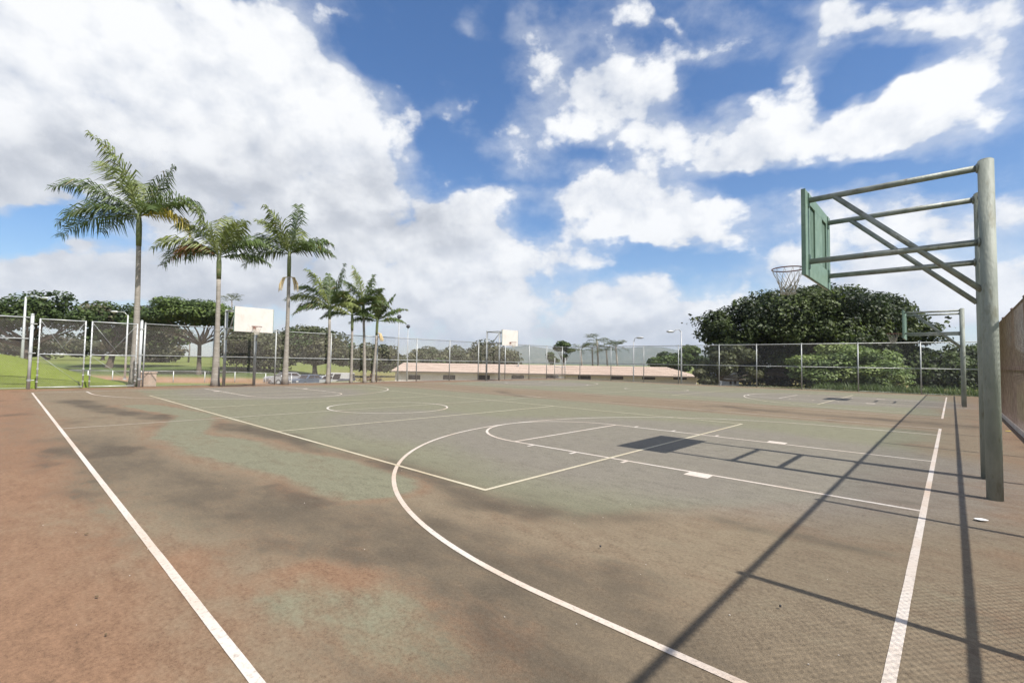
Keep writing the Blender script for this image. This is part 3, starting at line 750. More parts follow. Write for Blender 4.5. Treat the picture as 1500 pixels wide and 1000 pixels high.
# ------------------------------------------------------------------ palms
def frond_mesh(name, base, d0, length, droop, wind, seed, tint, width=.62, n=52, twist=0.0, hang=.35):
    """one pinnate leaf: rachis curve + narrow leaflets; d0 start direction"""
    r = np.random.default_rng(seed)
    p = Vector(base); d = Vector(d0).normalized(); pts = [p.copy()]; dirs = [d.copy()]; st = length/n
    for i in range(n):
        f = i/n
        d = (d + Vector((0,0,-1))*droop*1.25*st*(.06+2.2*f) + wind*st*(.2+f)*.30).normalized()
        p = p + d*st; pts.append(p.copy()); dirs.append(d.copy())
    V = []; T = []
    t0 = np.array(tint)
    for i in range(n+1):      # rachis as a thin ribbon pair
        pass
    for i in range(n):
        a, b = pts[i], pts[i+1]; rr = .022*(1-i/n)+.005
        s = dirs[i].cross(Vector((0,0,1))); s = s.normalized() if s.length > .05 else Vector((1,0,0)); u = s.cross(dirs[i])
        for (q, w_) in ((s, rr), (u, rr)):
            V += [a-q*w_, a+q*w_, b+q*w_, b-q*w_]; T.append(t0*.9+np.array((.05,.04,.01)))
    for i in range(5, n):
        f = i/n; env = max(.12, math.sin(min(1, (f-.05)*1.18)*math.pi)**.55 if f < .9 else .38)
        dd = dirs[i]; s = dd.cross(Vector((0,0,1))); s = s.normalized() if s.length > .05 else Vector((1,0,0)); u = s.cross(dd)
        if twist: 
            s2 = s*math.cos(twist) + u*math.sin(twist); u = u*math.cos(twist) - s*math.sin(twist); s = s2
        for sg in (-1, 1):
            for rep in range(1 + (i % 2)):
                ln = width*env*(.85+.5*r.random()); pl = (r.random()-.40)*.8
                q = (s*sg*(.95) + dd*(.55+.25*r.random()) + u*pl).normalized()
                base_p = pts[i] + dd*st*rep*.5
                mid = base_p + q*ln*.55; q2 = (q + Vector((0,0,-1))*(hang+.35*r.random()) + wind*.18).normalized(); tip = mid + q2*ln*.5
                wv = q.cross(u); wv = (dd*.7 + u*.4*(r.random()-.5)).normalized()*(.020+.011*r.random())*(.7+.5*env)
                V += [base_p-wv*.6, base_p+wv*.6, mid+wv, mid-wv]; V += [mid-wv, mid+wv, tip+wv*.15, tip-wv*.15]
                c = t0*(.55+.95*r.random()); 
                if r.random() < .02: c = np.array((.22,.18,.07))
                T += [c, c]
    return fastmesh(name, np.array([tuple(v) for v in V]), 4, MT['frond'], np.array(T))
WIND = -c_right*.85 + Vector((0,0,.05))       # the trade wind bends the fronds to the left of the picture
GREEN = (.085,.12,.04); YOUNG = (.17,.20,.065); YELLOW = (.36,.29,.06); BROWN = (.24,.12,.06)
def palm(px, py, depth, top_px, top_py, fronds, label, r0=.24, r1=.11, lean_base=None, shaft=1.0, fruits=(), name='palm_tree'):
    b = at(px, py, depth); b.z = min(b.z, gz(-b.x, b.y)+.02) if abs(b.z) < 1.5 else b.z
    b.z = gz(-b.x, b.y)
    tp = at(top_px, top_py, depth)
    o = empty(name, b)
    n = 16; pts = []; rad = []
    hgt = (tp-b).length
    for i in range(n+1):
        f = i/n; p = b.lerp(tp, f) - b; p += c_right*math.sin(f*math.pi)*.05*hgt*.1
        pts.append(p); rad.append(r1+(r0-r1)*(1-f)**3.2 if f > .02 else r0*1.12)
    ns = int(n*(1-shaft/hgt))
    tr = sm(MB().tube(pts[:ns+1], [max(r, r1) for r in rad[:ns+1]], 14).build('trunk', MT['palmbark'], o))
    rings = MB()
    sh = pts[ns:]; m = len(sh)
    sm(MB().tube(sh, [r1*(1.0+.22*math.sin(math.pi*(.15+.75*i/max(1,m-1)))) if i < m-1 else r1*.75 for i in range(m)], 12).build('crownshaft', MT['crownshaft'], o))
    top = tp - b
    for k, fr in enumerate(fronds):
        ang, ln, dep, droop, kind = fr
        a = R(ang); d0 = c_right*math.cos(a) + Vector((0,0,1))*math.sin(a) + Vector((fwd.x, fwd.y, 0)).normalized()*dep
        tint = {'g': GREEN, 'y': YOUNG, 'o': YELLOW, 'b': BROWN}[kind]
        me = frond_mesh('frond', top - Vector((0,0,.10+.1*rng.random())), d0, ln, droop, WIND*(.5 if kind != 'b' else .2), 100+k+int(px), tint, width=(.40 if ln > 2.55 else .30)*ln**.75, n=58, hang=.95 if kind in 'gy' else 1.3)
        link('frond', me, None, o)
    for (dx, dz) in fruits:
        mb = MB(); rr = random.Random(int(px)+int(dx*100))
        s0 = Vector((0,0,hgt-shaft-.02)) + (pts[ns]-Vector((0,0,pts[ns].z)))
        for q in range(26):
            a2 = rr.random()*6.28; e = c_right*(dx+.10*math.cos(a2)) + Vector((fwd.x,fwd.y,0))*.10*math.sin(a2)
            mb.tube([s0, s0+e*.75+Vector((0,0,-.05)), s0+e*1.15+Vector((0,0,-.35-.15*rr.random())), s0+e*1.2+Vector((0,0,-dz*(.75+.3*rr.random())))], [.02,.018,.014,.008], 5)
        mb.build('seed_spray', MT['spray'], o)
    tag(o, label, 'palm tree', 'row of palms behind the left fence'); return o
MT['spray'] = mat('seed_spray', (.50,.38,.20), (.62,.50,.30), 8, .9)
D0 = 23.7
palm(196, 566, 23.9, 204, 313, [
    (178,3.9,-.1,.20,'g'),(165,3.6,.5,.22,'g'),(150,3.7,.2,.20,'g'),(138,3.7,-.4,.22,'g'),(112,4.1,.1,.20,'y'),(96,4.1,-.3,.18,'y'),(104,3.7,.5,.2,'y'),
    (62,3.1,.1,.10,'g'),(48,2.5,.6,.22,'g'),(35,3.6,0,.34,'g'),(18,3.0,.2,.55,'o'),(20,2.6,-.7,.30,'g'),(165,3.4,-.7,.34,'g')],
    'tallest palm with ragged wind-blown crown, next to the double gate', r0=.24, r1=.105, shaft=1.5)
palm(315, 564, 24.6, 321, 372, [
    (160,3.2,0,.34,'g'),(142,3.3,.5,.34,'g'),(146,3.2,-.3,.34,'y'),(124,3.3,.1,.28,'y'),(104,3.2,-.2,.22,'y'),(92,3.0,.4,.22,'y'),
    (150,2.5,-.2,.60,'b'),(38,2.7,.2,.36,'g'),(58,2.6,-.2,.36,'y'),(18,2.5,.5,.30,'g'),(68,2.4,.6,.3,'g')],
    'second palm, standing left of the white backboard, with a brown dead frond', r0=.22, r1=.10, shaft=1.25)
palm(417, 562, 27.2, 424, 368, [
    (168,3.0,.1,.32,'g'),(152,3.0,-.3,.30,'g'),(135,3.0,.3,.28,'g'),(118,2.8,0,.25,'y'),(100,2.9,-.3,.2,'y'),(80,3.0,.1,.12,'g'),(92,2.6,.6,.2,'y'),
    (40,2.6,.2,.36,'g'),(18,2.7,0,.30,'g'),(32,2.5,-.6,.34,'g')],
    'third palm with two tan hanging seed sprays, right of the white backboard', r0=.19, r1=.09, shaft=1.45, fruits=((-.36,.85),(.36,.85)))
palm(480, 560, 29.0, 483, 445, [
    (165,2.4,.1,.40,'g'),(150,2.6,-.2,.30,'y'),(132,2.7,.2,.25,'g'),(112,2.7,0,.16,'y'),(95,2.4,.3,.16,'g'),(70,2.8,.1,.02,'g'),(45,1.8,-.3,.4,'g'),(20,1.9,.2,.4,'y'),(172,2.2,-.6,.4,'g')],
    'fourth palm, with one stiff bare frond pointing up', r0=.14, r1=.075, shaft=.9)
palm(514, 560, 30.2, 516, 458, [
    (165,2.2,.1,.35,'g'),(150,2.2,-.3,.3,'y'),(128,2.2,.2,.3,'g'),(105,2.0,.3,.3,'y'),(30,1.8,.2,.3,'g'),(55,1.7,-.4,.3,'g'),(10,1.7,0,.4,'g')],
    'fifth palm, short and dark, between two taller palms', r0=.11, r1=.07, shaft=.9)
palm(534, 560, 30.6, 532, 444, [
    (160,2.3,.1,.32,'g'),(143,2.4,-.3,.3,'y'),(120,2.4,.2,.2,'g'),(98,2.6,0,.12,'y'),(75,2.2,.2,.16,'g'),(50,2.0,-.3,.4,'g'),(22,1.9,.3,.5,'g'),(35,1.7,-.8,.3,'g')],
    'sixth palm, slim white trunk beside the shortest palm', r0=.13, r1=.075, shaft=.9)
palm(546, 560, 31.2, 553, 467, [
    (160,2.0,.1,.4,'g'),(140,2.0,-.3,.35,'y'),(62,2.1,.1,.22,'g'),(80,2.0,-.2,.2,'y'),(38,2.1,.2,.32,'g'),(15,1.9,0,.35,'g'),(100,1.9,.5,.25,'g')],
    'last palm of the row, leaning slightly right with one seed spray', r0=.13, r1=.07, shaft=.9, fruits=((.3,.6),))

# ------------------------------------------------------------------ broadleaf trees
def leaf_cloud(centres, radii, count, size, tints, seed, flat=.0, shell=.75):
    """count leaf faces around ellipsoid clumps; returns V (quads) and tint per face"""
    r = np.random.default_rng(seed); C = np.array(centres); Rd = np.array(radii)
    area = (Rd[:,0]*Rd[:,1]+Rd[:,0]*Rd[:,2]+Rd[:,1]*Rd[:,2]); pr = area/area.sum()
    k = r.choice(len(C), count, p=pr)
    d = r.normal(size=(count, 3)); d /= np.linalg.norm(d, axis=1)[:, None]
    rad = shell + (1.06-shell)*r.random(count)**.6
    rad = np.where(r.random(count) < .15, r.random(count), rad)
    P = C[k] + d*Rd[k]*rad[:, None]
    nrm = d*.8 + r.normal(size=(count, 3))*.55 + np.array((0, 0, .35+flat)); nrm /= np.linalg.norm(nrm, axis=1)[:, None]
    t = r.normal(size=(count, 3)); t -= nrm*(t*nrm).sum(1)[:, None]; t /= np.linalg.norm(t, axis=1)[:, None]; b = np.cross(nrm, t)
    s = size*(.55+.9*r.random(count))[:, None]
    a_, w_ = t*s, b*s*.5
    V = np.stack([P-a_*.5, P+w_-a_*.05, P+a_*.6, P-w_-a_*.05], 1).reshape(-1, 3)
    T = np.array(tints); ti = T[r.integers(0, len(T), len(C))][k]*(.65+.7*r.random(count))[:, None]
    return V, ti
def limb(mb, a, b, r0, r1, rr, bend=.12, n=7):
    a, b = Vector(a), Vector(b); ln = (b-a).length; o = Vector((rr.uniform(-1,1), rr.uniform(-1,1), rr.uniform(-.3,.6)))*ln*bend
    mb.tube([a.lerp(b, i/n) + o*math.sin(math.pi*i/n) for i in range(n+1)], [r0+(r1-r0)*i/n for i in range(n+1)], 8)
def tree(name, label, base_px, depth, lobes, leaf=.35, count=9000, tints=((.05,.075,.022),), trunk_r=.4, clumps=10, group=None, flat=.1, fork=.35, seed=1, base_z=None, thick=.8, cl_size=.46, branch=True, shell=.72):
    """lobes: (px, py, rx_px, ry_px, depth offset) outlines of the crown in the photo, turned into real metres at depth"""
    rr = random.Random(seed); b = ground_at(base_px, depth)
    if base_z is not None: b.z = base_z
    o = empty(name, b); k = depth/F_PX
    cs, rs = [], []
    fh = Vector((fwd.x, fwd.y, 0)).normalized()
    for (px, py, rx, ry, dz) in lobes:
        c = at(px, py, depth) + fh*dz - b; RX, RY = rx*k, ry*k
        m = max(4, int(clumps*rx*ry*k*k/(16*cl_size)))
        for i in range(m):
            for _ in range(30):
                q = Vector((rr.uniform(-1,1), rr.uniform(-1,1), rr.uniform(-1,1)))
                if q.length < 1 and q.length > .25: break
            cr = min(cl_size*min(RX, RY*1.6), 2.2)*rr.uniform(.65, 1.3)
            s = 1 - cl_size*.55
            cs.append(c + c_right*q.x*RX*s + Vector((0,0,1))*q.z*RY*s + fh*q.y*RX*thick*s)
            rs.append((cr*1.25, cr*1.25, min(cr, RY*.75)*(.85-.4*min(flat,1))))
    V, T = leaf_cloud([tuple(c) for c in cs], rs, count, leaf, tints, seed, flat, shell)
    crown = link('crown', fastmesh('crown', V, 4, MT['leaf'], T), None, o)
    mb = MB(); top = sum((Vector(c) for c in cs), Vector())/len(cs); zf = fork*top.z
    f = Vector((top.x*.15, top.y*.15, max(.6, zf)))
    mb.tube([Vector((0,0,-.3)), Vector((0,0,.15)), f*.5, f], [trunk_r*1.5, trunk_r*1.15, trunk_r*.9, trunk_r*.8], 10)
    if branch:
        pick = rr.sample(range(len(cs)), min(len(cs), 16))
        for i in pick:
            c = Vector(cs[i]); mid = f.lerp(c, .5) + Vector((0,0,-.08*abs(c.x)))
            limb(mb, f, mid, trunk_r*.48, trunk_r*.28, rr); limb(mb, mid, c, trunk_r*.28, trunk_r*.07, rr)
    sm(mb.build('trunk', MT['bark'], o))
    tag(o, label, 'tree', group); return o
DK = ((.050,.078,.022),(.065,.095,.026),(.040,.062,.020)); OL = ((.085,.092,.045),(.11,.11,.055),(.07,.08,.038)); MID = ((.075,.11,.03),(.10,.14,.035),(.06,.09,.028)); BRN = ((.10,.088,.055),(.12,.10,.06))
GL = 'trees on the golf slope beyond the left fence'
tree('spreading_tree', 'wide dark umbrella-shaped tree at far left behind the street lamp', 40, 70, [(20,455,72,24,0),(66,440,44,17,0),(98,462,34,20,2),(-40,462,60,30,0),(60,472,56,14,1),(15,490,40,14,3),(85,492,40,12,3)], .36, 19000, DK, .5, 12, GL, .6, .45, 3)
tree('spreading_tree', 'dark round tree between the umbrella-shaped tree and the tallest palm', 160, 82, [(160,462,42,18,0),(198,464,30,18,0),(150,484,44,16,2),(215,490,42,18,3),(190,505,34,16,3)], .36, 16000, DK+BRN[:1], .5, 12, GL, .4, .35, 4)
tree('spreading_tree', 'big domed rain tree left of the white backboard', 292, 72, [(268,459,66,22,0),(226,466,34,18,0),(318,464,40,20,0),(275,447,46,14,0),(345,472,40,16,3)], .32, 26000, MID+DK[:1], .32, 14, GL, .6, .5, 5)
tree('shrubby_tree', 'low grey-green tree behind the white backboard and its posts', 378, 84, [(372,508,46,28,0),(345,505,30,26,2),(402,512,32,28,-1)], .36, 15000, OL, .4, 12, GL, .3, .3, 6)
tree('spreading_tree', 'broad olive tree behind the third and fourth palms', 462, 88, [(455,503,50,26,0),(428,508,34,26,0),(488,514,30,24,2),(445,489,30,13,0)], .38, 19000, OL+DK[:1], .45, 12, GL, .3, .35, 8)
tree('shrubby_tree', 'olive tree behind the shortest palms, left of the long building', 545, 98, [(535,522,27,20,0),(562,522,24,20,2),(545,513,18,11,0),(592,530,26,13,4)], .40, 12000, OL, .4, 12, GL, .3, .3, 9)
for px, dp, lob, lab, sd in ((70, 118, [(20,507,50,14,0),(75,505,46,15,0),(-40,505,40,18,0)], 'low olive tree mass seen under the umbrella-shaped tree', 61), (150, 122, [(130,507,42,14,0),(178,507,36,14,2)], 'low olive tree mass seen through the double gate', 62), (232, 112, [(228,508,30,20,0),(250,514,20,14,0)], 'low brown tree between tallest palm and domed tree', 63)):
    tree('shrubby_tree', lab, px, dp, lob, .42, 11000, OL+BRN, .4, 12, GL, .3, .3, sd)
for i, (px, lob, lab) in enumerate(((632, [(634,523,32,16,0),(615,527,18,14,0),(658,526,24,14,2)], 'rounded tree behind the left end of the long roof'),
        (675, [(674,524,34,15,0),(692,526,28,13,2)], 'low tree behind the roof between two rounded trees'),
        (722, [(722,520,32,20,0),(744,526,20,14,-1),(700,524,24,15,2)], 'rounded tree directly behind the distant white backboard'))):
    tree('rounded_tree', lab, px, 110+4*i, lob, .44, 11000, OL+DK[:1], .4, 12, 'trees behind the long building', .3, .4, 12+i)
tree('rounded_tree', 'small dark tree with loose crown beside distant palms behind the roof', 826, 92, [(826,505,11,8,0),(818,510,8,5,0),(834,512,8,5,0),(826,520,6,4,0)], .36, 1500, DK, .13, 10, 'trees behind the long building', .3, .6, 17)
tree('rounded_tree', 'small low tree behind the roof beside the loose-crowned tree', 808, 88, [(808,522,8,7,0),(815,529,12,6,0)], .36, 1500, DK, .12, 8, 'trees behind the long building', .3, .4, 18)
tree('rounded_tree', 'round dark tree behind the right end of the long building', 980, 80, [(975,528,26,14,0),(1003,528,22,16,0),(1022,524,20,16,2)], .38, 10000, DK+MID[:1], .4, 12, 'trees behind the long building', .3, .4, 19)
BAN = ((.022,.034,.012),(.034,.050,.016),(.060,.082,.026),(.020,.030,.014),(.075,.098,.030),(.045,.062,.02))
tree('banyan_tree', 'huge dark banyan tree above the far fence at right', 1205, 47, [(1195,475,115,55,0),(1090,480,66,42,0),(1048,480,34,24,-1),(1020,464,20,9,0),(1275,472,74,48,1),(1330,482,48,36,1),(1135,452,60,30,1),(1225,442,62,30,1),(1378,468,26,9,0),(1382,497,24,8,0),(1352,482,36,24,0),(1370,500,30,16,0),(1150,428,22,8,0),(1252,424,26,8,0),(1210,420,20,7,1),(1300,436,24,9,0),(1085,448,24,9,0),(1340,452,26,9,0),(1008,472,12,5,0),(1392,480,14,5,0),(1060,510,44,26,0),(1160,530,95,40,2),(1290,535,85,40,2),(1080,545,50,28,3),(1355,525,40,36,2)], .225, 120000, BAN, 1.0, 16, None, .25, .35, 21, thick=.7, cl_size=.22, shell=.55)
tree('vine_tree', 'pale-leaved vine-covered tree at the left foot of the banyan', 1048, 43, [(1052,525,28,24,0),(1036,540,20,26,0),(1085,518,24,18,1),(1108,548,16,20,1)], .22, 9500, ((.075,.085,.035),(.10,.105,.048),(.035,.045,.022)), .2, 11, None, .2, .4, 22)
tree('feathery_tree', 'light green feathery tree in front of the banyan behind far fence', 1225, 40.5, [(1225,524,66,26,-1),(1225,545,80,24,-2),(1178,540,40,22,-1),(1275,542,44,24,-1),(1240,509,40,12,0),(1215,555,66,18,-1),(1290,556,36,14,-1)], .17, 34000, ((.14,.19,.06),(.18,.225,.075),(.105,.15,.05)), .16, 26, None, .9, .25, 23, cl_size=.36)
tree('hedge_tree', 'dark tree filling the right end behind the far right hoop', 1380, 48, [(1345,545,44,36,0),(1400,545,44,32,0),(1440,545,44,36,0),(1330,520,30,20,1),(1430,525,26,18,1),(1480,535,44,42,2)], .27, 24000, ((.035,.05,.016),(.055,.08,.02),(.03,.042,.015)), .4, 12, None, .2, .3, 24)
# distant coconut palms behind the roof, each with a trunk and a tuft of small fronds
def far_palm(px, depth, top_py, label, r=2.6, nf=13, group='coconut palms behind the long building', name='coconut_palm'):
    b = ground_at(px, depth); tp = at(px+rng.uniform(-2,2), top_py, depth); o = empty(name, b)
    sm(MB().tube([Vector((0,0,0)), (tp-b)*.5+c_right*.2, tp-b], [.22,.16,.12], 8).build('trunk', MT['palmbark'], o))
    for k in range(nf):
        a = 2*math.pi*k/nf + rng.uniform(-.2,.2); e = rng.uniform(-.1, 1.1)
        d0 = Vector((math.cos(a), math.sin(a), e))
        link('frond', frond_mesh('frond', tp-b, d0, r*rng.uniform(.8,1.15), .30, WIND*.4, k+int(px*3), rng.choice(((.05,.07,.025),(.07,.085,.035),(.09,.105,.035))), width=.75, n=16), None, o)
    tag(o, label, 'palm tree', group)
for px, dp, ty, lab in ((852,84,513,'leftmost coconut palm of the clump behind the long roof'),(866,88,510,'second coconut palm of the clump behind the long roof'),(875,86,498,'tallest coconut palm of the clump behind the long roof'),(889,85,512,'fourth coconut palm of the clump behind the long roof'),(904,84,508,'rightmost coconut palm of the clump behind the long roof')):
    far_palm(px, dp, ty, lab)
far_palm(276, 120, 492, 'pale distant palm under the domed tree, left one', 3.2, 12, 'distant pale palms on the golf slope')
far_palm(290, 124, 496, 'pale distant palm under the domed tree, right one', 3.2, 12, 'distant pale palms on the golf slope')
far_palm(338, 95, 440, 'palm top poking out above the domed tree left of backboard', 2.6, 12, None)

# ------------------------------------------------------------------ long low building
def building():
    A = at(579, 545, 62); Bp = at(1020, 543, 58); zE = (A.z+Bp.z)/2; A.z = Bp.z = 0
    u = (Bp-A).normalized(); n = Vector((-u.y, u.x, 0))
    if n.dot(Vector((fwd.x, fwd.y, 0))) < 0: n = -n
    ln = (Bp-A).length; dep = 9.0; zb = gz(-A.x, A.y)-.3
    o = empty('long_building', A); zR = at(760, 533.8, 64.5).z; zE = at(800, 546.3, 60).z
    P = lambda s, q, z: u*s + n*q + Vector((0,0,z))
    ov = .45
    def slab(nm, s0, s1, q0, q1, z0, z1, m, par=o, bev=0):
        c = [P(s,q,z) for z in (z0,z1) for s,q in ((s0,q0),(s1,q0),(s1,q1),(s0,q1))]
        return MB().add(c, [(0,3,2,1),(4,5,6,7),(0,1,5,4),(1,2,6,5),(2,3,7,6),(3,0,4,7)]).build(nm, m, par)
    wallo = slab('wall', 0, ln, 0, dep, zb, zE-.02, MT['wall'])
    for i in range(int(ln/.6)): slab('batten', .3+i*.6, .34+i*.6, -.022, -.001, zb+.05, zE-.08, MT['wall'], wallo)
    slab('base_course', -.02, ln+.02, -.05, -.0015, zb, zE-1.28, MT['trim'])
    slab('corner_board', ln-.12, ln+.05, -.04, .2, zE-1.27, zE-.05, MT['trim'])
    r0, r1 = P(.0-ov, dep/2, zR), P(ln-2.6, dep/2, zR)
    e = [P(-ov,-ov,zE-.05), P(ln+ov,-ov,zE-.05), P(ln+ov,dep+ov,zE-.05), P(-ov,dep+ov,zE-.05)]
    rf = MB().add(e+[r0,r1], [(0,1,5,4),(1,2,5),(2,3,4,5),(3,0,4),(0,3,2,1)]).build('roof', MT['roof'], o)
    slab('fascia', -ov, ln+ov, -ov-.03, -ov-.002, zE-.22, zE-.06, MT['eave'], rf)
    # raised sheet laps on the roof, visible as faint lines
    for k in range(1, 5):
        f = k/5; a = e[0].lerp(r0, f); b = e[1].lerp(r1, f); MB().tube([a+Vector((0,0,.02)), b+Vector((0,0,.02))], .025, 5).build('roof_lap', MT['roof'], rf)
    pxs = (607,658,708.5,758.5,809,856,903.5,950,996)
    for px in pxs:
        d = ray(px, 551); k = (A-CAM).dot(n)/d.dot(n); hit = CAM + d*k; s = (hit-A).dot(u)
        k1 = k; zt = CAM.z + ray(px, 548.6).z*k; zl = CAM.z + ray(px, 556.4).z*k
        w = slab('window', s-.86, s+.86, -.035, -.0025, zl, zt, MT['trim'], o)
        slab('pane', s-.80, s+.80, -.042, -.036, zl+.05, zt-.05, MT['darkwin'], w)
        for j in range(1, 4): slab('louvre', s-.70, s+.70, -.052, -.043, zl+.05+(zt-zl-.1)*j/4-.012, zl+.05+(zt-zl-.1)*j/4+.012, MT['eave'], w)
    s = ln*.415; slab('vent_pipe', s, s+.16, dep*.35, dep*.35+.16, zR-.7, zR+.35, MT['galv'], rf)
    tag(o, 'long low beige building with pink sheet roof and dark slit windows', 'building')
building()
def house():
    c = at(1070, 562, 47); o = empty('white_house', Vector((c.x, c.y, -1.2))); u = c_right.copy(); u.z = 0; u.normalize(); n = Vector((-u.y, u.x, 0))
    def slab(nm, s0, s1, q0, q1, z0, z1, m, par):
        cc = [u*s+n*q+Vector((0,0,z)) for z in (z0,z1) for s,q in ((s0,q0),(s1,q0),(s1,q1),(s0,q1))]
        return MB().add(cc, [(0,3,2,1),(4,5,6,7),(0,1,5,4),(1,2,6,5),(2,3,7,6),(3,0,4,7)]).build(nm, m, par)
    slab('wall', -.85, .85, 0, 3, 0, 1.75, MT['white'], o)
    rf = MB().add([u*s+n*q+Vector((0,0,z)) for s,q,z in ((-1.0,-.15,1.75),(1.0,-.15,1.75),(1.0,3.15,1.75),(-1.0,3.15,1.75),(-.1,-.15,2.35),(-.1,3.15,2.35))], [(0,1,4),(1,2,5,4),(2,3,5),(3,0,4,5),(0,3,2,1)]).build('roof', MT['white'], o)
    for s in (.0, .45):
        w = slab('window', s-.14, s+.14, -.03, -.002, .85, 1.4, MT['trim'], o); slab('pane', s-.10, s+.10, -.036, -.031, .9, 1.35, MT['darkwin'], w)
    tag(o, 'small white shed peeking through foliage below the banyan', 'shed')
house()

# ------------------------------------------------------------------ street lamps
def lamp(px, depth, top_py, arm_px, arm_py, label, base_py=None, r=.07, m='lampgrey', head=True):
    b = ground_at(px, depth); tp = at(px+ (0), top_py, depth); o = empty('street_lamp', b); q = tp-b; q.x = q.y = 0
    tp2 = b+q
    sm(MB().tube([(0,0,-.2),(0,0,q.z*.5),(0,0,q.z)], [r*1.3, r, r*.7], 10).build('pole', MT[m], o))
    MB().tube([(0,0,-.1),(0,0,.12)], r*2.2, 10).build('base_plate', MT[m], o)
    if arm_px is not None:
        e = at(arm_px, arm_py, depth)-b; a0 = Vector((0,0,q.z*.985)); mid = (a0+e)/2 + Vector((0,0,.22))
        sm(MB().tube([a0, a0.lerp(mid,.6)+Vector((0,0,.12)), mid, e], [.035,.032,.03,.028], 8).build('arm', MT[m], o))
        d = (e-mid); d.z = 0; d = d.normalized()
        mb = MB(); mb.tube([e-d*.15, e+d*.05, e+d*.4, e+d*.62], [.04,.11,.12,.05], 10); sm(mb.build('lamp_head', MT['lampgrey' if m != 'galv_bright' else 'galv_bright'], o))
    else:
        MB().tube([(0,0,q.z-.02),(0,0,q.z+.12),(0,0,q.z+.3)], [.1,.2,.12], 10).build('lamp_head', MT['dark'], o)
    tag(o, label, 'street lamp', 'street lamps round the court'); return o
lamp(32, 42, 434, 62, 436.5, 'pale street lamp with long arm left of the gate', m='galv_bright', r=.10)
lamp(184, 55, 461, 171, 456.5, 'street lamp behind the tallest palm, arm pointing left', m='galv_bright', r=.09)
lamp(583, 40, 466, None, None, 'tall thin lamp post right of the last palm', r=.06)
lamp(596.5, 46, 480, None, None, 'shorter thin lamp post left of the long building front', r=.06)
lamp(928, 50, 500, 934, 494.5, 'street lamp with short arm in front of long roof, pointing right', r=.06)
lamp(998, 44, 485, 985.5, 485.5, 'street lamp at the right end of the long building, arm pointing left', r=.07)

# ------------------------------------------------------------------ beyond the left fence
def utility_box():
    p = at(215, 565, 24.6); o = empty('utility_box', (p.x, p.y, gz(-p.x, p.y))); o.rotation_euler = (0,0,YAW)
    MB().box((-.30,-.25,-.1), (.30,.25,.70)).build('body', MT['pinkconc'], o, bevel=.015); MB().box((-.33,-.28,.70), (.33,.28,.76)).build('lid', MT['pinkconc'], o, bevel=.01)
    MB().box((-.2,-.257,.2), (.2,-.2505,.55)).build('door_panel', MT['pinkconc'], o)
    tag(o, 'pinkish concrete utility box beside the gate post and tallest palm', 'utility box')
utility_box()
def low_fence():
    o = empty('low_fence'); pts = []
    for px, dp in ((90,47),(130,48),(166,49),(208,50),(255,51),(301,52),(345,53),(390,54),(428,55)):
        p = ground_at(px, dp); pts.append(p)
        sm(MB().tube([p-Vector((0,0,.2)), p+Vector((0,0,1.2))], .045, 8).build('post', MT['galv_bright'], o))
    for a, b in zip(pts[:-1], pts[1:]):
        rail(a+Vector((0,0,1.18)), b+Vector((0,0,1.18)), .03, o, MT['galv'], 'top_rail')
        z0 = (a.z+b.z)/2; A2 = Vector((a.x,a.y,0)); B2 = Vector((b.x,b.y,0)); wires(A2, B2, z0+.05, z0+1.15, MT['wire'], 'chain_link_mesh', o, pitch=.12, r=.003)
    tag(o, 'low chain-link fence along the red dirt path beyond the left fence', 'fence')
low_fence()
CARS = {}
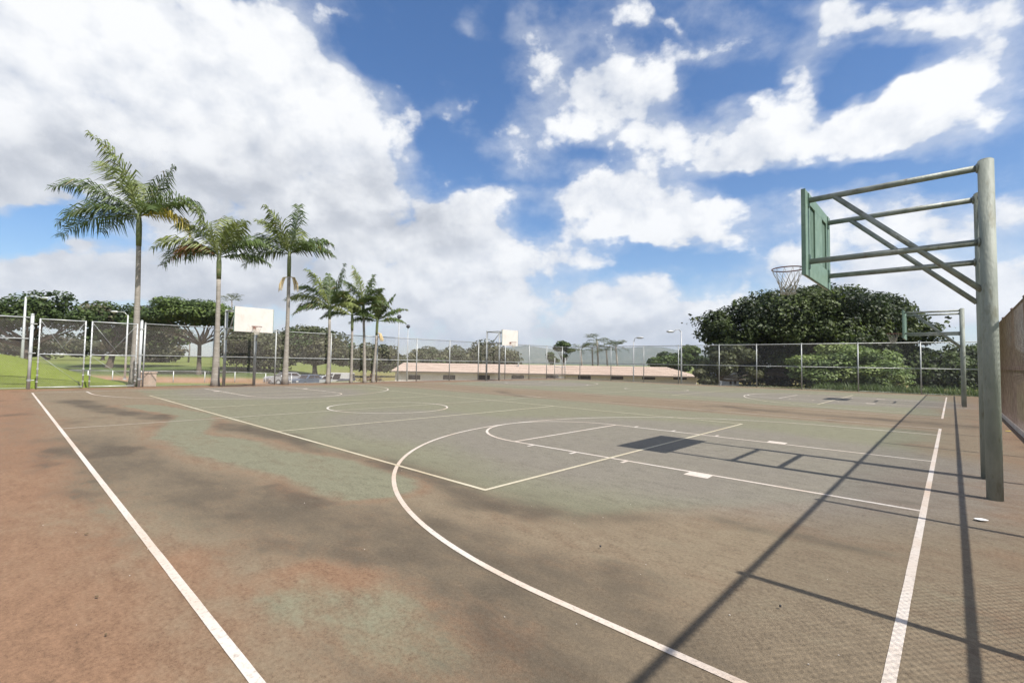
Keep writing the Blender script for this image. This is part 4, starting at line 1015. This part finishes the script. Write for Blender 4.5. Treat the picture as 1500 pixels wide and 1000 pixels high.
def car(px, depth, rz, body, label, van=False):
    b = ground_at(px, depth); o = empty('parked_car', b, rz); l, w = (4.4, 1.8)
    m = mat('car_paint', body, tuple(c*1.1 for c in body), 3, .3, 0, 10, .2, spec=.5)
    hgt = 1.95 if van else 1.45
    prof = [(-2.2,.35),(-2.2,.75),(-2.05,.92),(-1.2,.98),(1.7,1.0),(2.15,.95),(2.2,.6),(2.2,.35)]
    n = len(prof); vs = [(x, sd*w/2, z) for sd in (-1, 1) for x, z in prof]
    fs = [tuple(range(n)), tuple(range(2*n-1, n-1, -1))] + [(i, n+i, n+(i+1) % n, (i+1) % n)[::-1] for i in range(n)]
    MB().add(vs, fs).build('body', m, o, bevel=.05)
    xa, xb, ta, tb = (-1.15, 1.65, -.45, .95) if not van else (-1.75, 2.15, -1.0, 2.05)
    yb, yt, zb, zt = w*.465, w*.385, .965, hgt
    cab = MB().add([(xa,-yb,zb),(xb,-yb,zb),(xb,yb,zb),(xa,yb,zb),(ta,-yt,zt),(tb,-yt,zt),(tb,yt,zt),(ta,yt,zt)],
        [(0,3,2,1),(4,5,6,7),(0,1,5,4),(1,2,6,5),(2,3,7,6),(3,0,4,7)]).build('cabin', m, o, bevel=.04)
    def on(f0, f1, g0, g1, sd):      # a pane set just proud of the sloping cabin side
        def P(f, g):
            y = (yb+(yt-yb)*g+.012)*sd; return ((xa+(ta-xa)*g)*(1-f)+(xb+(tb-xb)*g)*f, y, zb+(zt-zb)*g)
        q = [P(f0,g0), P(f1,g0), P(f1,g1), P(f0,g1)]
        return MB().add(q, [(0,1,2,3) if sd < 0 else (3,2,1,0)])
    for sd in (-1, 1):
        for f0, f1 in (((.10,.48),(.53,.90)) if not van else ((.06,.30),(.36,.62))): on(f0, f1, .14, .86, sd).build('side_window', MT['darkwin'], cab)
        for x in (-1.35, 1.35):
            t = MB().tube([(x,sd*w*.40,.33),(x,sd*w*.51,.33)], .33, 18).build('wheel', MT['dark'], o); MB().tube([(x,sd*w*.511,.33),(x,sd*w*.52,.33)], .19, 14).build('rim', MT['galv'], t)
        MB().box((-2.23,sd*.55-.15,.62), (-2.19,sd*.55+.15,.78)).build('headlight', MT['white'], o)
        MB().box((2.19,sd*.62-.12,.66), (2.23,sd*.62+.12,.86)).build('tail_light', MT['rim'], o)
    for x0, x1, sg, nm in ((xa, ta, -1, 'windscreen'), (xb, tb, 1, 'rear_window')):
        g = lambda k: (x0+(x1-x0)*k+sg*.015, zb+(zt-zb)*k)
        (u0, z0_), (u1, z1_) = g(.12), g(.88)
        q = [(u0,-yb*.86,z0_),(u0,yb*.86,z0_),(u1,yt*.88,z1_),(u1,-yt*.88,z1_)]
        MB().add(q, [(3,2,1,0) if sg < 0 else (0,1,2,3)]).build(nm, MT['darkwin'], cab)
    tag(o, label, 'car', 'vehicles parked beyond the palms')
car(420, 57, YAW+.9, (.32,.32,.33), 'light grey car parked behind the third palm trunk')
car(452, 58, YAW+1.2, (.10,.12,.16), 'dark blue car parked between the third and fourth palms')
car(474, 60, YAW+1.0, (.36,.37,.38), 'silver car parked just left of the fourth palm trunk')
car(494, 61, YAW-.05, (.50,.48,.45), 'white van parked right of the fourth palm trunk', True)
def dumpster():
    b = ground_at(508, 58); o = empty('dumpster', b, YAW); g = mat('dumpster_green', (.09,.20,.15), (.13,.26,.19), 3, .6)
    MB().box((-.95,-.6,.15), (.95,.6,1.05)).build('body', g, o, bevel=.03); MB().add([(-1,-.65,1.05),(1,-.65,1.05),(1,.65,1.3),(-1,.65,1.3),(-1,-.65,1.1),(1,-.65,1.1),(1,.65,1.35),(-1,.65,1.35)], [(0,3,2,1),(4,5,6,7),(0,1,5,4),(1,2,6,5),(2,3,7,6),(3,0,4,7)]).build('lid', MT['dark'], o)
    tag(o, 'green dumpster between the parked vehicles and the brush pile', 'dumpster')
dumpster()
def brush_pile():
    b = ground_at(541, 62); o = empty('brush_pile', b); k = 62/F_PX; r = np.random.default_rng(77)
    V = []; T = []
    for i in range(2600):
        a = r.random()*6.28; q = math.sqrt(r.random()); x, y = 3.1*q*math.cos(a), 2.0*q*math.sin(a); h = 1.75*(1-q**1.7)*(.8+.3*math.sin(x*2.1)); z = h*(.6+.45*r.random())
        d = Vector((r.normal(), r.normal(), .4*r.normal())).normalized()*(.25+.4*r.random()); s = Vector((r.normal(), r.normal(), r.normal())).normalized()*.05
        p = c_right*x + Vector((fwd.x,fwd.y,0))*y + Vector((0,0,z)); p = Vector((p.x,p.y,z))
        V += [p-d-s, p-d+s, p+d+s, p+d-s]; c = [(.20,.12,.075),(.28,.19,.12),(.13,.085,.055),(.16,.14,.06)][int(r.integers(0,4))]; T.append(c)
    link('branches', fastmesh('branches', np.array([tuple(v) for v in V]), 4, MT['leaf'], np.array(T)), None, o)
    mound = []; fs = []
    for j in range(7):
        for i in range(18):
            a = 6.283*i/18; q = 1-j/6; p = c_right*(2.9*q*math.cos(a)) + Vector((fwd.x,fwd.y,0))*(1.8*q*math.sin(a)); mound.append((p.x,p.y,1.35*(1-q**1.7)-.1))
    for j in range(6):
        for i in range(18): fs.append((j*18+i, j*18+(i+1) % 18, (j+1)*18+(i+1) % 18, (j+1)*18+i))
    MB().add(mound, fs).build('mound', MT['bark'], o, True)
    tag(o, 'heap of brown cut branches behind the last palms, left of the building', 'brush pile')
brush_pile()

# ------------------------------------------------------------------ weeds, grass, litter
def weeds():
    r = np.random.default_rng(5); V = []; T = []
    def tuft(x, y, z, h, n, tint):
        for _ in range(n):
            a = r.random()*6.28; l = h*(.6+.7*r.random()); b = Vector((x+r.normal()*.10, y+r.normal()*.10, z-.03)); lean = Vector((math.cos(a), math.sin(a), 0))*l*(.2+.5*r.random()); s = Vector((-math.sin(a), math.cos(a), 0))*(.012+.012*r.random())
            m_ = b+lean*.4+Vector((0,0,l*.65)); t_ = b+lean+Vector((0,0,l))
            V.extend([b-s, b+s, m_+s*.8, m_-s*.8, m_-s*.8, m_+s*.8, t_+s*.1, t_-s*.1]); c = np.array(tint)*(.7+.6*r.random()); T.extend([c, c])
    for i in range(1500):       # strip behind the far fence
        X = r.uniform(-1.3, 21); Y = 28.75+abs(r.normal())*1.0; k = (1-min(1, max(0, (X-9)/9)))
        tuft(-X, Y, gz(X, Y), .07+.10*r.random()+.12*r.random()*k*(Y-28.7), 5, (.11,.13,.04) if r.random() < .7 else (.19,.19,.07))
    for i in range(420):        # taller weeds in front of the right-hand trees
        X = r.uniform(-2, 7); Y = r.uniform(30.2, 33); tuft(-X, Y, gz(X, Y), .25+.35*r.random(), 9, (.085,.12,.038))
    for i in range(420):
        Y = r.uniform(-9, 22); X = lx(Y)+.45+abs(r.normal())*.25; tuft(-X, Y, gz(X, Y), .03+.05*r.random(), 5, (.15,.20,.04) if Y < 0 else (.15,.14,.06))
    me = fastmesh('weeds', np.array([tuple(v) for v in V]), 4, MT['leaf'], np.array(T)); tag(link('weeds', me, None), 'weeds and grass tufts along the foot of the fences', 'weeds', kind='stuff')
weeds()
def litter():
    def scrap(name, X, Y, s, m, label, rot=0, cat='litter', thick=.004):
        o = empty(name, W(X, Y, .012), rot); r = random.Random(int(X*100))
        o2 = MB(); n = 7; vs = [(s*(.6+.4*r.random())*math.cos(6.283*i/n)*1.4, s*(.6+.4*r.random())*math.sin(6.283*i/n), r.random()*s*.12) for i in range(n)]
        vs += [(a, b, c+thick) for a, b, c in vs]
        fs = [tuple(range(n-1,-1,-1)), tuple(range(n, 2*n))] + [(i, (i+1) % n, n+(i+1) % n, n+i) for i in range(n)]
        bpy.data.objects.remove(o); ob = MB().add(vs, fs).build(name, m, None); ob.location = W(X, Y, .012); ob.rotation_euler = (0,0,rot)
        tag(ob, label, cat); return ob
    scrap('paper_scrap', -.42, -1.83, .055, MT['white'], 'crumpled white paper scrap on the court near the hoop posts', .4)
    scrap('paper_scrap', -.75, -1.9, .022, MT['white'], 'tiny white paper bit at right edge of the court', 1.1)
    scrap('pebble', 1.85, -5.10, .006, MT['dark'], 'small black pebble on bare brown court inside the arc', 0, 'pebble', .012)
    scrap('pebble', .55, -5.13, .006, MT['dark'], 'black pebble in the fence shadow left of the baseline', .5, 'pebble', .012)
    lf = mat('yellow_leaf', (.55,.42,.05), (.65,.5,.1), 9, .8)
    scrap('fallen_leaf', -1.22, 8.3, .05, lf, 'yellow fallen leaves at the foot of the rust-brown fence', .3, 'leaf')
    br = mat('dry_leaf', (.10,.07,.04), (.16,.11,.06), 9, .9)
    spots = [(5.0,-7.9,.012,'dry leaf on the red dirt left of the sideline, farther one'),(3.6,-7.98,.011,'dry leaf on the red dirt left of the sideline, nearer one'),(3.05,-8.0,.008,'dry leaf nearest the bottom left corner')]
    for X, Y, s, lab in spots: scrap('dry_leaf', X, Y, s, br, lab, X, 'leaf')
    chips = MB(); r = random.Random(3)
    for i in range(70):
        X, Y = r.uniform(-1.2, 7), r.uniform(-8.2, 1); s = r.uniform(.0012, .0035); p = W(X, Y, .002)
        chips.box((p.x-s, p.y-s, p.z), (p.x+s*r.uniform(.5,1.5), p.y+s, p.z+s))
    tag(chips.build('grit', MT['concrete'], None), 'scattered grit on the court surface', 'grit', kind='stuff')
litter()

# ------------------------------------------------------------------ air
def haze():
    o = MB().box((-9500,-9500,-90), (9500,9500,420)).build('haze', None); m = bpy.data.materials.new('haze'); m.use_nodes = True; t = m.node_tree; t.nodes.clear()
    v = t.nodes.new('ShaderNodeVolumePrincipled'); v.inputs['Color'].default_value = (.80,.88,1,1); v.inputs['Density'].default_value = .00012; v.inputs['Anisotropy'].default_value = .2
    out = t.nodes.new('ShaderNodeOutputMaterial'); t.links.new(v.outputs[0], out.inputs['Volume']); o.data.materials.append(m)
    tag(o, 'thin sea haze over the distant hills', 'haze', kind='stuff')
haze()
